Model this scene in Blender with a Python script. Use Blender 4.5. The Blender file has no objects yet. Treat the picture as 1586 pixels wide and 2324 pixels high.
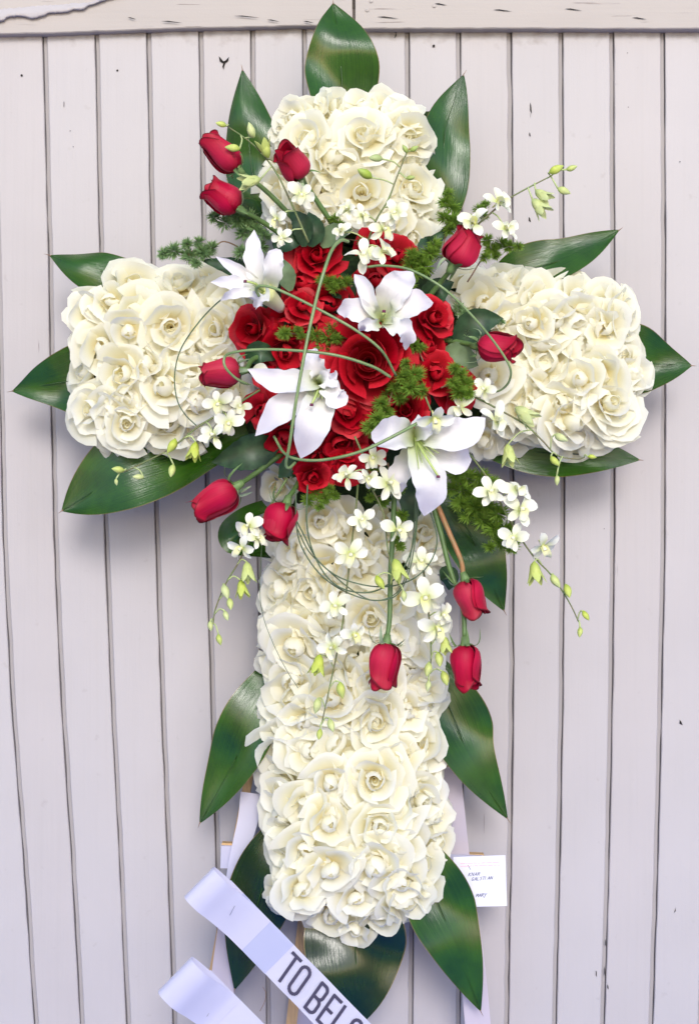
import bpy, math, random
from mathutils import Vector, Quaternion, Matrix
from math import sin, cos, pi, radians

# ------------------------------------------------------------------ camera, world, sun
D = 3.2          # camera distance from the wall (m)
S = 0.0009       # metres per unit of the measuring grid, at the wall
ZC = 1.40
scene = bpy.context.scene
col = scene.collection
cam = bpy.data.cameras.new("camera"); cam_o = bpy.data.objects.new("camera", cam); col.objects.link(cam_o)
cam_o.location = (0, -D, ZC); cam_o.rotation_euler = (pi/2, 0, 0)
cam.sensor_fit = 'VERTICAL'; cam.angle = 2*math.atan(1162*S/D); cam.clip_end = 200; cam.clip_start = 0.05
scene.camera = cam_o

world = bpy.data.worlds.new("World"); scene.world = world; world.use_nodes = True
wn = world.node_tree; wn.nodes.clear()
SUN_EL, SUN_AZ = radians(27), radians(174)      # azimuth measured from +Y clockwise: light comes over the viewer's shoulder
sky = wn.nodes.new('ShaderNodeTexSky'); sky.sky_type = 'NISHITA'; sky.sun_disc = False
sky.sun_elevation = SUN_EL; sky.sun_rotation = SUN_AZ
sky.air_density = 1.0; sky.dust_density = 1.0; sky.ozone_density = 1.6
bg = wn.nodes.new('ShaderNodeBackground'); bg.inputs[1].default_value = 0.15
wo = wn.nodes.new('ShaderNodeOutputWorld')
wn.links.new(sky.outputs[0], bg.inputs[0]); wn.links.new(bg.outputs[0], wo.inputs[0])
sun = bpy.data.lights.new("sun", 'SUN'); sun.energy = 1.15; sun.angle = radians(20); sun.color = (1.0, 0.965, 0.93)
sun_o = bpy.data.objects.new("sun", sun); col.objects.link(sun_o)
sd = Vector((sin(SUN_AZ)*cos(SUN_EL), cos(SUN_AZ)*cos(SUN_EL), sin(SUN_EL)))
sun_o.rotation_euler = sd.to_track_quat('Z', 'Y').to_euler(); sun_o.location = sd*5
vs = scene.view_settings; vs.view_transform = 'Standard'; vs.look = 'None'; vs.gamma = 1; vs.exposure = 0.88

R = random.Random(7)

# ------------------------------------------------------------------ helpers
def dep(d): return d if d < .05 else d*.25 if d < .16 else d-.12     # distance out from the wall
def P(x, y, d=0.0):
    d = dep(d); f = 1 - d/D
    return Vector(((x-793)*S*f, -d, ZC + (1162-y)*S*f))
def px(n, d=0.0): return n*S*(1-dep(d)/D)
def V3(*a): return Vector(a)
FRONT = Vector((0, -1, 0))

def tag(o, label=None, cat=None, group=None, kind=None):
    if label: o['label'] = label
    if cat: o['category'] = cat
    if group: o['group'] = group
    if kind: o['kind'] = kind
    return o
def empty(name, loc, label, cat, group=None):
    o = bpy.data.objects.new(name, None); col.objects.link(o); o.location = loc
    o.empty_display_size = 0.02
    return tag(o, label, cat, group)
def mesh(name, verts, faces, mat, uvs=None, smooth=True):
    me = bpy.data.meshes.new(name)
    me.from_pydata([tuple(v) for v in verts], [], faces)
    me.materials.append(mat)
    if uvs:
        uvl = me.uv_layers.new(name='UVMap')
        dat = []
        for p in me.polygons:
            for vi in p.vertices: dat.extend(uvs[vi])
        uvl.data.foreach_set('uv', dat)
    if smooth: me.polygons.foreach_set('use_smooth', [True]*len(me.polygons))
    me.update()
    return me
def link(name, me, parent=None):
    o = bpy.data.objects.new(name, me); col.objects.link(o)
    if parent: o.parent = parent
    return o
def part(name, geo, mat, parent=None, org=None, smooth=True):
    """geo = (verts, faces, uvs) in world space; made relative to org"""
    v, f, uv = geo
    if org is None: org = root_loc(parent) if parent else Vector((0, 0, 0))
    v = [p - org for p in v]
    return link(name, mesh(name, v, f, mat, uv, smooth), parent)
def root_loc(o):
    l = Vector((0, 0, 0))
    while o is not None:
        l = l + o.location; o = o.parent
    return l
def single(name, geo, mat, org, label, cat, group=None, smooth=True, kind=None):
    o = part(name, geo, mat, None, org, smooth); o.location = org
    return tag(o, label, cat, group, kind)
def join(*gs):
    V, F, U = [], [], []
    for v, f, u in gs:
        b = len(V); V += v; F += [tuple(i+b for i in q) for q in f]; U += u if u else [(0, 0)]*len(v)
    return V, F, U
def spline(pts, n):
    """Catmull-Rom through pts, n+1 samples"""
    p = [pts[0]*2-pts[1]] + list(pts) + [pts[-1]*2-pts[-2]]
    k = len(pts)-1; out = []
    for i in range(n+1):
        t = i/n*k; j = min(int(t), k-1); t -= j
        a, b, c, d_ = p[j], p[j+1], p[j+2], p[j+3]
        out.append(0.5*((2*b) + (c-a)*t + (2*a-5*b+4*c-d_)*t*t + (3*b-a-3*c+d_)*t**3))
    return out
def tube(pts, r0, r1=None, n=None, k=6, cap=True):
    if r1 is None: r1 = r0
    if n is None: n = max(2, (len(pts)-1)*5)
    c = spline(pts, n) if len(pts) > 2 or n > 1 else pts
    V, F, U = [], [], []
    up = Vector((0.13, -1, 0.21)).normalized()
    for i, p in enumerate(c):
        t = (c[min(i+1, n)] - c[max(i-1, 0)])
        t = t.normalized() if t.length > 1e-9 else Vector((0, 0, 1))
        s = t.cross(up)
        s = s.normalized() if s.length > 1e-4 else Vector((1, 0, 0))
        b = s.cross(t)
        r = r0 + (r1-r0)*i/n
        for j in range(k):
            a = 2*pi*j/k
            V.append(p + s*cos(a)*r + b*sin(a)*r); U.append((j/k, i/n))
    for i in range(n):
        for j in range(k):
            F.append((i*k+j, i*k+(j+1) % k, (i+1)*k+(j+1) % k, (i+1)*k+j))
    if cap:
        F.append(tuple(range(k))[::-1]); F.append(tuple(n*k+j for j in range(k)))
    return V, F, U
def strap(pts, w, facing=FRONT, n=14, nu=6, prof=None, cup=0.0, ruffle=0.0, rf=5, twist=0.0, seed=0, thick=0.0, wave=0.0):
    """a blade along pts: half-width w*prof(t), hollowed by cup, ruffled at its edges; facing = way its face looks"""
    rr = random.Random(seed); c = spline(pts, n); V, F, U = [], [], []
    prof = prof or (lambda t: sin(pi*min(1, max(0, t)))**0.6)
    ph = [rr.uniform(0, 6.28) for _ in range(4)]
    for i, p in enumerate(c):
        t = i/n
        tan = (c[min(i+1, n)]-c[max(i-1, 0)]).normalized()
        s = tan.cross(facing)
        if s.length < 1e-3: s = tan.cross(Vector((0.3, -0.5, 0.8)))
        s.normalize(); nr = s.cross(tan).normalized()
        if nr.dot(facing) < 0: nr = -nr
        tw = twist*t
        s2 = s*cos(tw)+nr*sin(tw); n2 = nr*cos(tw)-s*sin(tw)
        hw = w*max(prof(t), 0.0)
        for j in range(nu+1):
            u = -1+2*j/nu
            q = p + s2*hw*u + n2*(cup*hw*u*u)
            if ruffle: q = q + n2*(ruffle*abs(u)**3*sin(rf*2*pi*t+ph[0 if u < 0 else 1])*hw) + s2*(0.4*ruffle*u*abs(u)*sin(rf*2.7*pi*t+ph[2])*hw)
            if wave: q = q + n2*wave*hw*(sin(3.1*t*pi+ph[3]+u*1.3)+0.5*sin(7*t+ph[2]-u*2))
            V.append(q); U.append((u*0.5+0.5, t))
    m = nu+1
    for i in range(n):
        for j in range(nu):
            F.append((i*m+j, i*m+j+1, (i+1)*m+j+1, (i+1)*m+j))
    return V, F, U
def box(lo, hi):
    x0, y0, z0 = lo; x1, y1, z1 = hi
    V = [V3(x, y, z) for x in (x0, x1) for y in (y0, y1) for z in (z0, z1)]
    F = [(0, 1, 3, 2), (4, 6, 7, 5), (0, 4, 5, 1), (2, 3, 7, 6), (0, 2, 6, 4), (1, 5, 7, 3)]
    return V, F, None
def bar(a, b, w, t):
    """squared stick from a to b, w wide across the view, t deep"""
    ax = (b-a).normalized(); s = ax.cross(FRONT).normalized(); n_ = s.cross(ax)
    V = [p + s*w*0.5*i + n_*t*0.5*j for p in (a, b) for i, j in ((-1, -1), (1, -1), (1, 1), (-1, 1))]
    F = [(0, 1, 2, 3), (7, 6, 5, 4), (0, 4, 5, 1), (1, 5, 6, 2), (2, 6, 7, 3), (3, 7, 4, 0)]
    return V, F, [(i % 4/4, i//4) for i in range(8)]
def axisq(axis, spin=0.0):
    return Vector(axis).normalized().to_track_quat('Z', 'Y') @ Quaternion((0, 0, 1), spin)
def edge_bevel(o, w, seg=2):
    m = o.modifiers.new('bevel', 'BEVEL'); m.width = w; m.segments = seg; m.limit_method = 'ANGLE'
    return o

# ------------------------------------------------------------------ materials
def nodes(name):
    m = bpy.data.materials.new(name); m.use_nodes = True
    nt = m.node_tree; b = nt.nodes['Principled BSDF']
    return m, nt, b
def N(nt, t, **kw):
    n = nt.nodes.new(t)
    for k, v in kw.items():
        if k in n.inputs: n.inputs[k].default_value = v
        else: setattr(n, k, v)
    return n
def ramp(nt, src, stops):
    r = nt.nodes.new('ShaderNodeValToRGB'); nt.links.new(src, r.inputs[0])
    e = r.color_ramp.elements
    while len(e) < len(stops): e.new(0.5)
    for k, (p, c) in enumerate(stops): e[k].position = p; e[k].color = (*c, 1)
    return r.outputs[0]
def mix(nt, fac, a, b, mode='MIX'):
    m = nt.nodes.new('ShaderNodeMix'); m.data_type = 'RGBA'; m.blend_type = mode
    for s, v in ((0, fac), (6, a), (7, b)):
        if hasattr(v, 'is_linked') or hasattr(v, 'links'): nt.links.new(v, m.inputs[s])
        else: m.inputs[s].default_value = v if s == 0 else (*v, 1)
    return m.outputs[2]
def bump(nt, b, h, strength=0.3, dist=0.002):
    bp = nt.nodes.new('ShaderNodeBump'); bp.inputs['Strength'].default_value = strength; bp.inputs['Distance'].default_value = dist
    nt.links.new(h, bp.inputs['Height']); nt.links.new(bp.outputs[0], b.inputs['Normal'])
def translucent(nt, b, colr, fac):
    t = nt.nodes.new('ShaderNodeBsdfTranslucent'); ms = nt.nodes.new('ShaderNodeMixShader')
    out = nt.nodes['Material Output']
    if hasattr(colr, 'links'): nt.links.new(colr, t.inputs[0])
    else: t.inputs[0].default_value = (*colr, 1)
    ms.inputs[0].default_value = fac
    nt.links.new(b.outputs[0], ms.inputs[1]); nt.links.new(t.outputs[0], ms.inputs[2]); nt.links.new(ms.outputs[0], out.inputs[0])

def petal_mat(name, base, mid, tip, trans=0.25, rough=0.55, sheen=0.0, var=0.06, vein=0.25, sheen_tint=(1, 1, 1), tips=None, veincol=(0.9, 0.88, 0.84), sat=0.25, val=0.93, patch=(0.95, 0.92, 0.80)):
    m, nt, b = nodes(name)
    uv = N(nt, 'ShaderNodeUVMap'); sep = N(nt, 'ShaderNodeSeparateXYZ'); nt.links.new(uv.outputs[0], sep.inputs[0])
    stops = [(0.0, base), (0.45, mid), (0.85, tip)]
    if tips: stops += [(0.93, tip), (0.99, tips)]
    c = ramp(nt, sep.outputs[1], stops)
    mp = N(nt, 'ShaderNodeMapping'); mp.inputs['Scale'].default_value = (34, 2.2, 1); nt.links.new(uv.outputs[0], mp.inputs[0])
    no = N(nt, 'ShaderNodeTexNoise', Scale=1.0, Detail=4.0); nt.links.new(mp.outputs[0], no.inputs['Vector'])
    oi = N(nt, 'ShaderNodeObjectInfo')
    c1 = mix(nt, var, c, veincol, 'MULTIPLY')
    cm = nt.nodes.new('ShaderNodeMapRange'); cm.inputs[1].default_value = 0.35; cm.inputs[2].default_value = 0.7; cm.inputs[3].default_value = 0; cm.inputs[4].default_value = 1
    nt.links.new(no.outputs[0], cm.inputs[0])
    c2 = mix(nt, cm.outputs[0], c, c1)
    # each petal and each flower a touch different
    hs = N(nt, 'ShaderNodeHueSaturation'); nt.links.new(c2, hs.inputs['Color'])
    mr = nt.nodes.new('ShaderNodeMapRange'); nt.links.new(oi.outputs['Random'], mr.inputs[0]); mr.inputs[3].default_value = 1-sat; mr.inputs[4].default_value = 1+sat
    nt.links.new(mr.outputs[0], hs.inputs['Saturation'])
    mr2 = nt.nodes.new('ShaderNodeMapRange'); nt.links.new(oi.outputs['Random'], mr2.inputs[0]); mr2.inputs[3].default_value = 1.0; mr2.inputs[4].default_value = val
    nt.links.new(mr2.outputs[0], hs.inputs['Value'])
    # soft discoloured patches
    tc = N(nt, 'ShaderNodeTexCoord'); n3 = N(nt, 'ShaderNodeTexNoise', Scale=28.0, Detail=3.0); nt.links.new(tc.outputs['Object'], n3.inputs['Vector'])
    m3 = nt.nodes.new('ShaderNodeMapRange'); m3.inputs[1].default_value = 0.5; m3.inputs[2].default_value = 0.75; m3.inputs[3].default_value = 0; m3.inputs[4].default_value = 0.5
    nt.links.new(n3.outputs[0], m3.inputs[0])
    c3 = mix(nt, m3.outputs[0], hs.outputs[0], mix(nt, 1.0, hs.outputs[0], patch, 'MULTIPLY'))
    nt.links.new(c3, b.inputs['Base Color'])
    b.inputs['Roughness'].default_value = rough
    b.inputs['Specular IOR Level'].default_value = 0.25
    if sheen:
        b.inputs['Sheen Weight'].default_value = sheen; b.inputs['Sheen Tint'].default_value = (*sheen_tint, 1); b.inputs['Sheen Roughness'].default_value = 0.35
    bump(nt, b, no.outputs[0], vein, 0.0012)
    translucent(nt, b, c3, trans)
    return m

M = {}
M['cream'] = petal_mat('cream_petal', (0.95, 0.83, 0.47), (0.96, 0.92, 0.70), (0.965, 0.955, 0.86), 0.52, 0.5, vein=0.12, var=0.03, patch=(0.98, 0.95, 0.86))
M['cream_heart'] = petal_mat('cream_heart_petal', (0.94, 0.78, 0.40), (0.96, 0.89, 0.62), (0.96, 0.94, 0.78), 0.50, 0.5, vein=0.12, var=0.03, patch=(0.98, 0.94, 0.84))
M['red'] = petal_mat('red_petal', (0.08, 0.0005, 0.003), (0.42, 0.002, 0.012), (0.62, 0.005, 0.022), 0.12, 0.5, sat=0.02, val=0.62, sheen=0.04, sheen_tint=(1, 0.15, 0.2), veincol=(0.75, 0.6, 0.6), var=0.5, patch=(0.75, 0.5, 0.6))  # near-black base: shade of the deep gaps put into the petal colour
M['bud_red'] = petal_mat('rosebud_petal', (0.32, 0.004, 0.025), (0.54, 0.008, 0.055), (0.44, 0.005, 0.034), 0.18, 0.55, sat=0.03, sheen=0.22, sheen_tint=(1, 0.35, 0.5), veincol=(0.7, 0.5, 0.6), var=0.6, tips=(0.12, 0.002, 0.008), patch=(0.75, 0.5, 0.7))
M['lily'] = petal_mat('lily_petal', (0.52, 0.62, 0.24), (0.80, 0.79, 0.78), (0.80, 0.77, 0.84), 0.22, 0.45, vein=0.45, patch=(0.97, 0.94, 0.97))
M['orchid'] = petal_mat('orchid_petal', (0.66, 0.74, 0.34), (0.84, 0.85, 0.68), (0.87, 0.87, 0.79), 0.25, 0.45, patch=(0.97, 0.98, 0.90))
M['lip'] = petal_mat('orchid_lip', (0.68, 0.70, 0.26), (0.80, 0.79, 0.48), (0.85, 0.85, 0.70), 0.2, 0.5, patch=(0.95, 0.95, 0.80))
M['obud'] = petal_mat('orchid_bud', (0.42, 0.52, 0.14), (0.60, 0.66, 0.22), (0.58, 0.66, 0.24), 0.2, 0.4, patch=(0.85, 0.92, 0.7))
M['obud_green'] = petal_mat('orchid_bud_green', (0.34, 0.45, 0.12), (0.40, 0.50, 0.15), (0.42, 0.52, 0.2), 0.15, 0.4, patch=(0.85, 0.92, 0.7))

def plain(name, c, rough=0.5, var=0.25, scale=60, bs=0.2, trans=0, spec=0.4, c2=None, stretch=(1, 1, 1)):
    m, nt, b = nodes(name)
    tc = N(nt, 'ShaderNodeTexCoord'); mp = N(nt, 'ShaderNodeMapping'); mp.inputs['Scale'].default_value = stretch
    nt.links.new(tc.outputs['Object'], mp.inputs[0])
    no = N(nt, 'ShaderNodeTexNoise', Scale=float(scale), Detail=5.0); nt.links.new(mp.outputs[0], no.inputs['Vector'])
    dark = c2 or tuple(x*(1-var) for x in c)
    cc = ramp(nt, no.outputs[0], [(0.35, dark), (0.65, c)])
    nt.links.new(cc, b.inputs['Base Color']); b.inputs['Roughness'].default_value = rough; b.inputs['Specular IOR Level'].default_value = spec
    bump(nt, b, no.outputs[0], bs, 0.002)
    if trans: translucent(nt, b, cc, trans)
    return m
M['stem'] = plain('green_stem', (0.10, 0.18, 0.05), 0.45, 0.35, 40)
M['stem_thin'] = plain('spray_stem', (0.13, 0.20, 0.06), 0.45, 0.3, 30, c2=(0.14, 0.12, 0.06))
M['pedicel'] = plain('pale_pedicel', (0.42, 0.50, 0.22), 0.45, 0.2, 30)
M['stem_brown'] = plain('reddish_stem', (0.36, 0.15, 0.07), 0.5, 0.3, 40, c2=(0.22, 0.16, 0.06))
M['sepal'] = plain('sepal', (0.16, 0.26, 0.09), 0.5, 0.35, 60, trans=0.15)
M['sepal_pale'] = plain('pale_sepal', (0.34, 0.44, 0.26), 0.5, 0.25, 60, trans=0.15)
M['grass'] = plain('grass_blade', (0.19, 0.27, 0.11), 0.35, 0.3, 30, c2=(0.12, 0.19, 0.07), spec=0.5)
M['grass_dark'] = plain('thin_grass_blade', (0.07, 0.12, 0.06), 0.35, 0.3, 30)
M['fern'] = plain('fern_needles', (0.34, 0.50, 0.07), 0.55, 0.5, 40, trans=0.45, c2=(0.10, 0.22, 0.03))
M['fern_pale'] = plain('pale_fern_needles', (0.33, 0.48, 0.22), 0.55, 0.45, 40, trans=0.4, c2=(0.12, 0.24, 0.08))
M['twig'] = plain('twig', (0.25, 0.15, 0.09), 0.6, 0.3, 60)
M['foam'] = plain('floral_foam', (0.02, 0.045, 0.012), 0.95, 0.5, 120, 0.6)
M['wood'] = plain('pine_wood', (0.55, 0.35, 0.17), 0.6, 0.25, 18, 0.2, stretch=(8, 8, 1))
M['ink'] = plain('dark_ink', (0.035, 0.03, 0.07), 0.5, 0.1, 90)
M['ink_blue'] = plain('blue_ink', (0.06, 0.07, 0.16), 0.5, 0.1, 90)
M['ink_pink'] = plain('pink_print', (0.75, 0.42, 0.52), 0.6, 0.1, 90)
M['staple'] = plain('staple_steel', (0.25, 0.25, 0.3), 0.3, 0.1, 90)
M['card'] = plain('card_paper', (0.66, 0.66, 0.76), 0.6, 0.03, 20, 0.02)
M['hole'] = plain('dark_hole', (0.015, 0.012, 0.01), 0.9, 0.2, 90)
M['stigma'] = plain('purple_stigma', (0.12, 0.01, 0.05), 0.5, 0.2, 90)
M['pistil'] = plain('pistil', (0.42, 0.52, 0.16), 0.4, 0.2, 60)
M['ground'] = plain('concrete', (0.58, 0.47, 0.38), 0.85, 0.2, 6, 0.3)
M['bounce_strip'] = plain('blue_bounce_colour', (0.03, 0.15, 0.70), 0.85, 0.2, 60, 0.3)  # made-up blue for the unseen strip that bounces light

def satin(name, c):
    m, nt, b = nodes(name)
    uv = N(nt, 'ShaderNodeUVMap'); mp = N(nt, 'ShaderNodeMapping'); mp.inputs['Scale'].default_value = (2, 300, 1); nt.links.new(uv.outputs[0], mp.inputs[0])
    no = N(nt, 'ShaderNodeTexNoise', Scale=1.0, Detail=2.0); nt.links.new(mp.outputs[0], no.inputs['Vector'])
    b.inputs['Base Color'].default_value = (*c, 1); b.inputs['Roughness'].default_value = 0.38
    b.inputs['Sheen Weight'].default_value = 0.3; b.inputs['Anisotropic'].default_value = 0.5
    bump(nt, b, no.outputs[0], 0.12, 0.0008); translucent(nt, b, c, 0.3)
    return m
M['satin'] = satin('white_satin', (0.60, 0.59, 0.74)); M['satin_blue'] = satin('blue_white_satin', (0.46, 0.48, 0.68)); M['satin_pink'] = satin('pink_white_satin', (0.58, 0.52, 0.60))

def broad_leaf_mat(name, c, c2, blue):
    m, nt, b = nodes(name)
    uv = N(nt, 'ShaderNodeUVMap'); sep = N(nt, 'ShaderNodeSeparateXYZ'); nt.links.new(uv.outputs[0], sep.inputs[0])
    mp = N(nt, 'ShaderNodeMapping'); mp.inputs['Scale'].default_value = (60, 1.3, 1); nt.links.new(uv.outputs[0], mp.inputs[0])
    no = N(nt, 'ShaderNodeTexNoise', Scale=1.0, Detail=5.0, Roughness=0.65); nt.links.new(mp.outputs[0], no.inputs['Vector'])
    tc = N(nt, 'ShaderNodeTexCoord'); n2 = N(nt, 'ShaderNodeTexNoise', Scale=14.0, Detail=3.0); nt.links.new(tc.outputs['Object'], n2.inputs['Vector'])
    a = ramp(nt, no.outputs[0], [(0.3, c2), (0.7, c)])
    bl = ramp(nt, n2.outputs[0], [(0.35, c2), (0.65, c)])
    cc = mix(nt, 0.5, a, bl)
    # brown margin along both edges: u near 0 or 1
    ma = nt.nodes.new('ShaderNodeMath'); ma.operation = 'SUBTRACT'; nt.links.new(sep.outputs[0], ma.inputs[0]); ma.inputs[1].default_value = 0.5
    mb = nt.nodes.new('ShaderNodeMath'); mb.operation = 'ABSOLUTE'; nt.links.new(ma.outputs[0], mb.inputs[0])
    e = nt.nodes.new('ShaderNodeMapRange'); nt.links.new(mb.outputs[0], e.inputs[0]); e.inputs[1].default_value = 0.486; e.inputs[2].default_value = 0.497; e.inputs[3].default_value = 0; e.inputs[4].default_value = 0.9
    c3 = mix(nt, e.outputs[0], cc, (0.20, 0.14, 0.05))
    nt.links.new(c3, b.inputs['Base Color'])
    rr = nt.nodes.new('ShaderNodeMapRange'); nt.links.new(no.outputs[0], rr.inputs[0]); rr.inputs[1].default_value = 0.3; rr.inputs[2].default_value = 0.7; rr.inputs[3].default_value = 0.12; rr.inputs[4].default_value = 0.26
    nt.links.new(rr.outputs[0], b.inputs['Roughness']); b.inputs['Specular IOR Level'].default_value = 0.6
    bump(nt, b, no.outputs[0], 0.4, 0.0018); translucent(nt, b, (0.04, 0.11, 0.008), 0.08)
    return m
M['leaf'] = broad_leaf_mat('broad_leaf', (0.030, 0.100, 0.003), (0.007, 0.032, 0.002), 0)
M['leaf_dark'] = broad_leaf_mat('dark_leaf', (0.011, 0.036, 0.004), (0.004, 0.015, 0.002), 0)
M['rose_leaf'] = plain('rose_leaf', (0.03, 0.075, 0.03), 0.4, 0.5, 50, 0.3, trans=0.1)
M['rose_leaf_pale'] = plain('rose_leaf_underside', (0.16, 0.24, 0.12), 0.55, 0.3, 50, 0.3, trans=0.1)

def paint_mat(name, base, streak, rough=0.6, cracks=0.0, horizontal=False, low=None):
    m, nt, b = nodes(name)
    tc = N(nt, 'ShaderNodeTexCoord'); mp = N(nt, 'ShaderNodeMapping')
    mp.inputs['Scale'].default_value = (3, 3, 90) if horizontal else (90, 3, 2.5)
    geo = N(nt, 'ShaderNodeNewGeometry'); nt.links.new(geo.outputs['Position'], mp.inputs[0])
    no = N(nt, 'ShaderNodeTexNoise', Scale=1.0, Detail=6.0, Roughness=0.6); nt.links.new(mp.outputs[0], no.inputs['Vector'])
    big = N(nt, 'ShaderNodeTexNoise', Scale=4.0, Detail=5.0); nt.links.new(geo.outputs['Position'], big.inputs['Vector'])
    fine = N(nt, 'ShaderNodeTexNoise', Scale=260.0, Detail=2.0); nt.links.new(geo.outputs['Position'], fine.inputs['Vector'])
    c1 = ramp(nt, big.outputs[0], [(0.3, tuple(x*0.93 for x in base)), (0.7, base)])
    c2 = mix(nt, 0.10, c1, ramp(nt, no.outputs[0], [(0.35, streak), (0.5, base)]))
    # dark hairline cracks running with the grain
    mp2 = N(nt, 'ShaderNodeMapping'); mp2.inputs['Scale'].default_value = (6, 3, 150) if horizontal else (140, 3, 6); nt.links.new(geo.outputs['Position'], mp2.inputs[0])
    n4 = N(nt, 'ShaderNodeTexNoise', Scale=1.0, Detail=3.0); nt.links.new(mp2.outputs[0], n4.inputs['Vector'])
    lo = 0.78 - 0.055*cracks
    cr = nt.nodes.new('ShaderNodeMapRange'); nt.links.new(n4.outputs[0], cr.inputs[0]); cr.inputs[1].default_value = lo; cr.inputs[2].default_value = lo+0.03; cr.inputs[3].default_value = 0; cr.inputs[4].default_value = 0.75
    c3 = mix(nt, cr.outputs[0], c2, (0.16, 0.13, 0.12))
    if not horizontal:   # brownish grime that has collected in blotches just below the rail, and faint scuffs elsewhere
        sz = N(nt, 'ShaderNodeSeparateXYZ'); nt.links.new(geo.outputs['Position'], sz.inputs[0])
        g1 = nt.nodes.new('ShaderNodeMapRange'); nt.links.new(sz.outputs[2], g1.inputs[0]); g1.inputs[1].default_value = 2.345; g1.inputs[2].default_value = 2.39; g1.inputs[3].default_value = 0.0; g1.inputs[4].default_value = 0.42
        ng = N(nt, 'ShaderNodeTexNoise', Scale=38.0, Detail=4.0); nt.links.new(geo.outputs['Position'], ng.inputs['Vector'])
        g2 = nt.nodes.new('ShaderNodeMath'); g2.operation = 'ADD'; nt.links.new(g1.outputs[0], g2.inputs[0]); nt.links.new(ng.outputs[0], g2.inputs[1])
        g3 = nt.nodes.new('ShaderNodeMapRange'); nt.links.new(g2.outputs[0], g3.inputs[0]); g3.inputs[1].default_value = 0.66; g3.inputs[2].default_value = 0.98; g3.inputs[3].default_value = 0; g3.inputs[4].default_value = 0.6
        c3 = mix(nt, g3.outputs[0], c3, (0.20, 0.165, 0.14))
    nt.links.new(c3, b.inputs['Base Color']); b.inputs['Roughness'].default_value = rough
    ad = nt.nodes.new('ShaderNodeMath'); ad.operation = 'MULTIPLY_ADD'; nt.links.new(cr.outputs[0], ad.inputs[0]); ad.inputs[1].default_value = -1.5; nt.links.new(no.outputs[0], ad.inputs[2])
    ad2 = nt.nodes.new('ShaderNodeMath'); ad2.operation = 'MULTIPLY_ADD'; nt.links.new(fine.outputs[0], ad2.inputs[0]); ad2.inputs[1].default_value = 0.35; nt.links.new(ad.outputs[0], ad2.inputs[2])
    bump(nt, b, ad2.outputs[0], 0.35, 0.0012)
    return m
M['paint'] = paint_mat('grey_paint', (0.412, 0.384, 0.392), (0.36, 0.33, 0.32), 0.55)
M['paint2'] = paint_mat('grey_paint_worn', (0.408, 0.376, 0.38), (0.32, 0.30, 0.29), 0.55, cracks=0.6)
M['paint_rail'] = paint_mat('rail_paint', (0.385, 0.345, 0.325), (0.32, 0.29, 0.26), 0.6, cracks=2.3, horizontal=True)
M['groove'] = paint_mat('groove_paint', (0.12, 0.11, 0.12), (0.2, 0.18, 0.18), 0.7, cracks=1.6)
M['groove_floor'] = paint_mat('groove_floor_shade_dirt', (0.31, 0.285, 0.285), (0.16, 0.14, 0.14), 0.7, cracks=1.2)  # darker grey: groove shade put into the colour, plus some dirt
M['weathered'] = paint_mat('weathered_wood', (0.42, 0.39, 0.40), (0.16, 0.14, 0.14), 0.8, cracks=2.0, horizontal=True)

# ------------------------------------------------------------------ ground and wall
single('ground', ([V3(-30, -30, 0), V3(30, -30, 0), V3(30, 30, 0), V3(-30, 30, 0)], [(0, 1, 2, 3)], None), M['ground'], V3(0, 0, 0), None, None, kind='structure')
single('bounce_strip', ([V3(-6, -2.0, 0.004), V3(6, -2.0, 0.004), V3(6, 0.5, 0.004), V3(-6, 0.5, 0.004)], [(0, 1, 2, 3)], None), M['bounce_strip'], V3(0, 0, 0), None, None, kind='structure')  # added strip, out of view, throws blue bounce light on the lower wall
# joint lines of the planks: y, first, seventh and thirteenth joint
JT = [(0, 98, 806, 1504), (67, 101.5, 807, 1503), (602, 115, 812.5, 1505.5), (1204, 126.5, 817.5, 1504.5), (1605, 144, 822.5, 1497), (1940, 166, 824, 1489), (2324, 187, 824, 1477), (2900, 216, 824, 1455)]
def joint(k, y):
    for i in range(len(JT)-1):
        if y <= JT[i+1][0] or i == len(JT)-2:
            a, b = JT[i], JT[i+1]; t = (y-a[0])/(b[0]-a[0])
            v = [a[j]+(b[j]-a[j])*t for j in (1, 2, 3)]; break
    s = k/12
    return v[0]*(2*(s-.5)*(s-1)) + v[1]*(4*s*(1-s)) + v[2]*(2*s*(s-.5))
wall = empty('plank_wall', P(793, 2700, 0), 'pale grey painted wall of vertical wooden planks behind the flower cross', 'wall')
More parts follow.
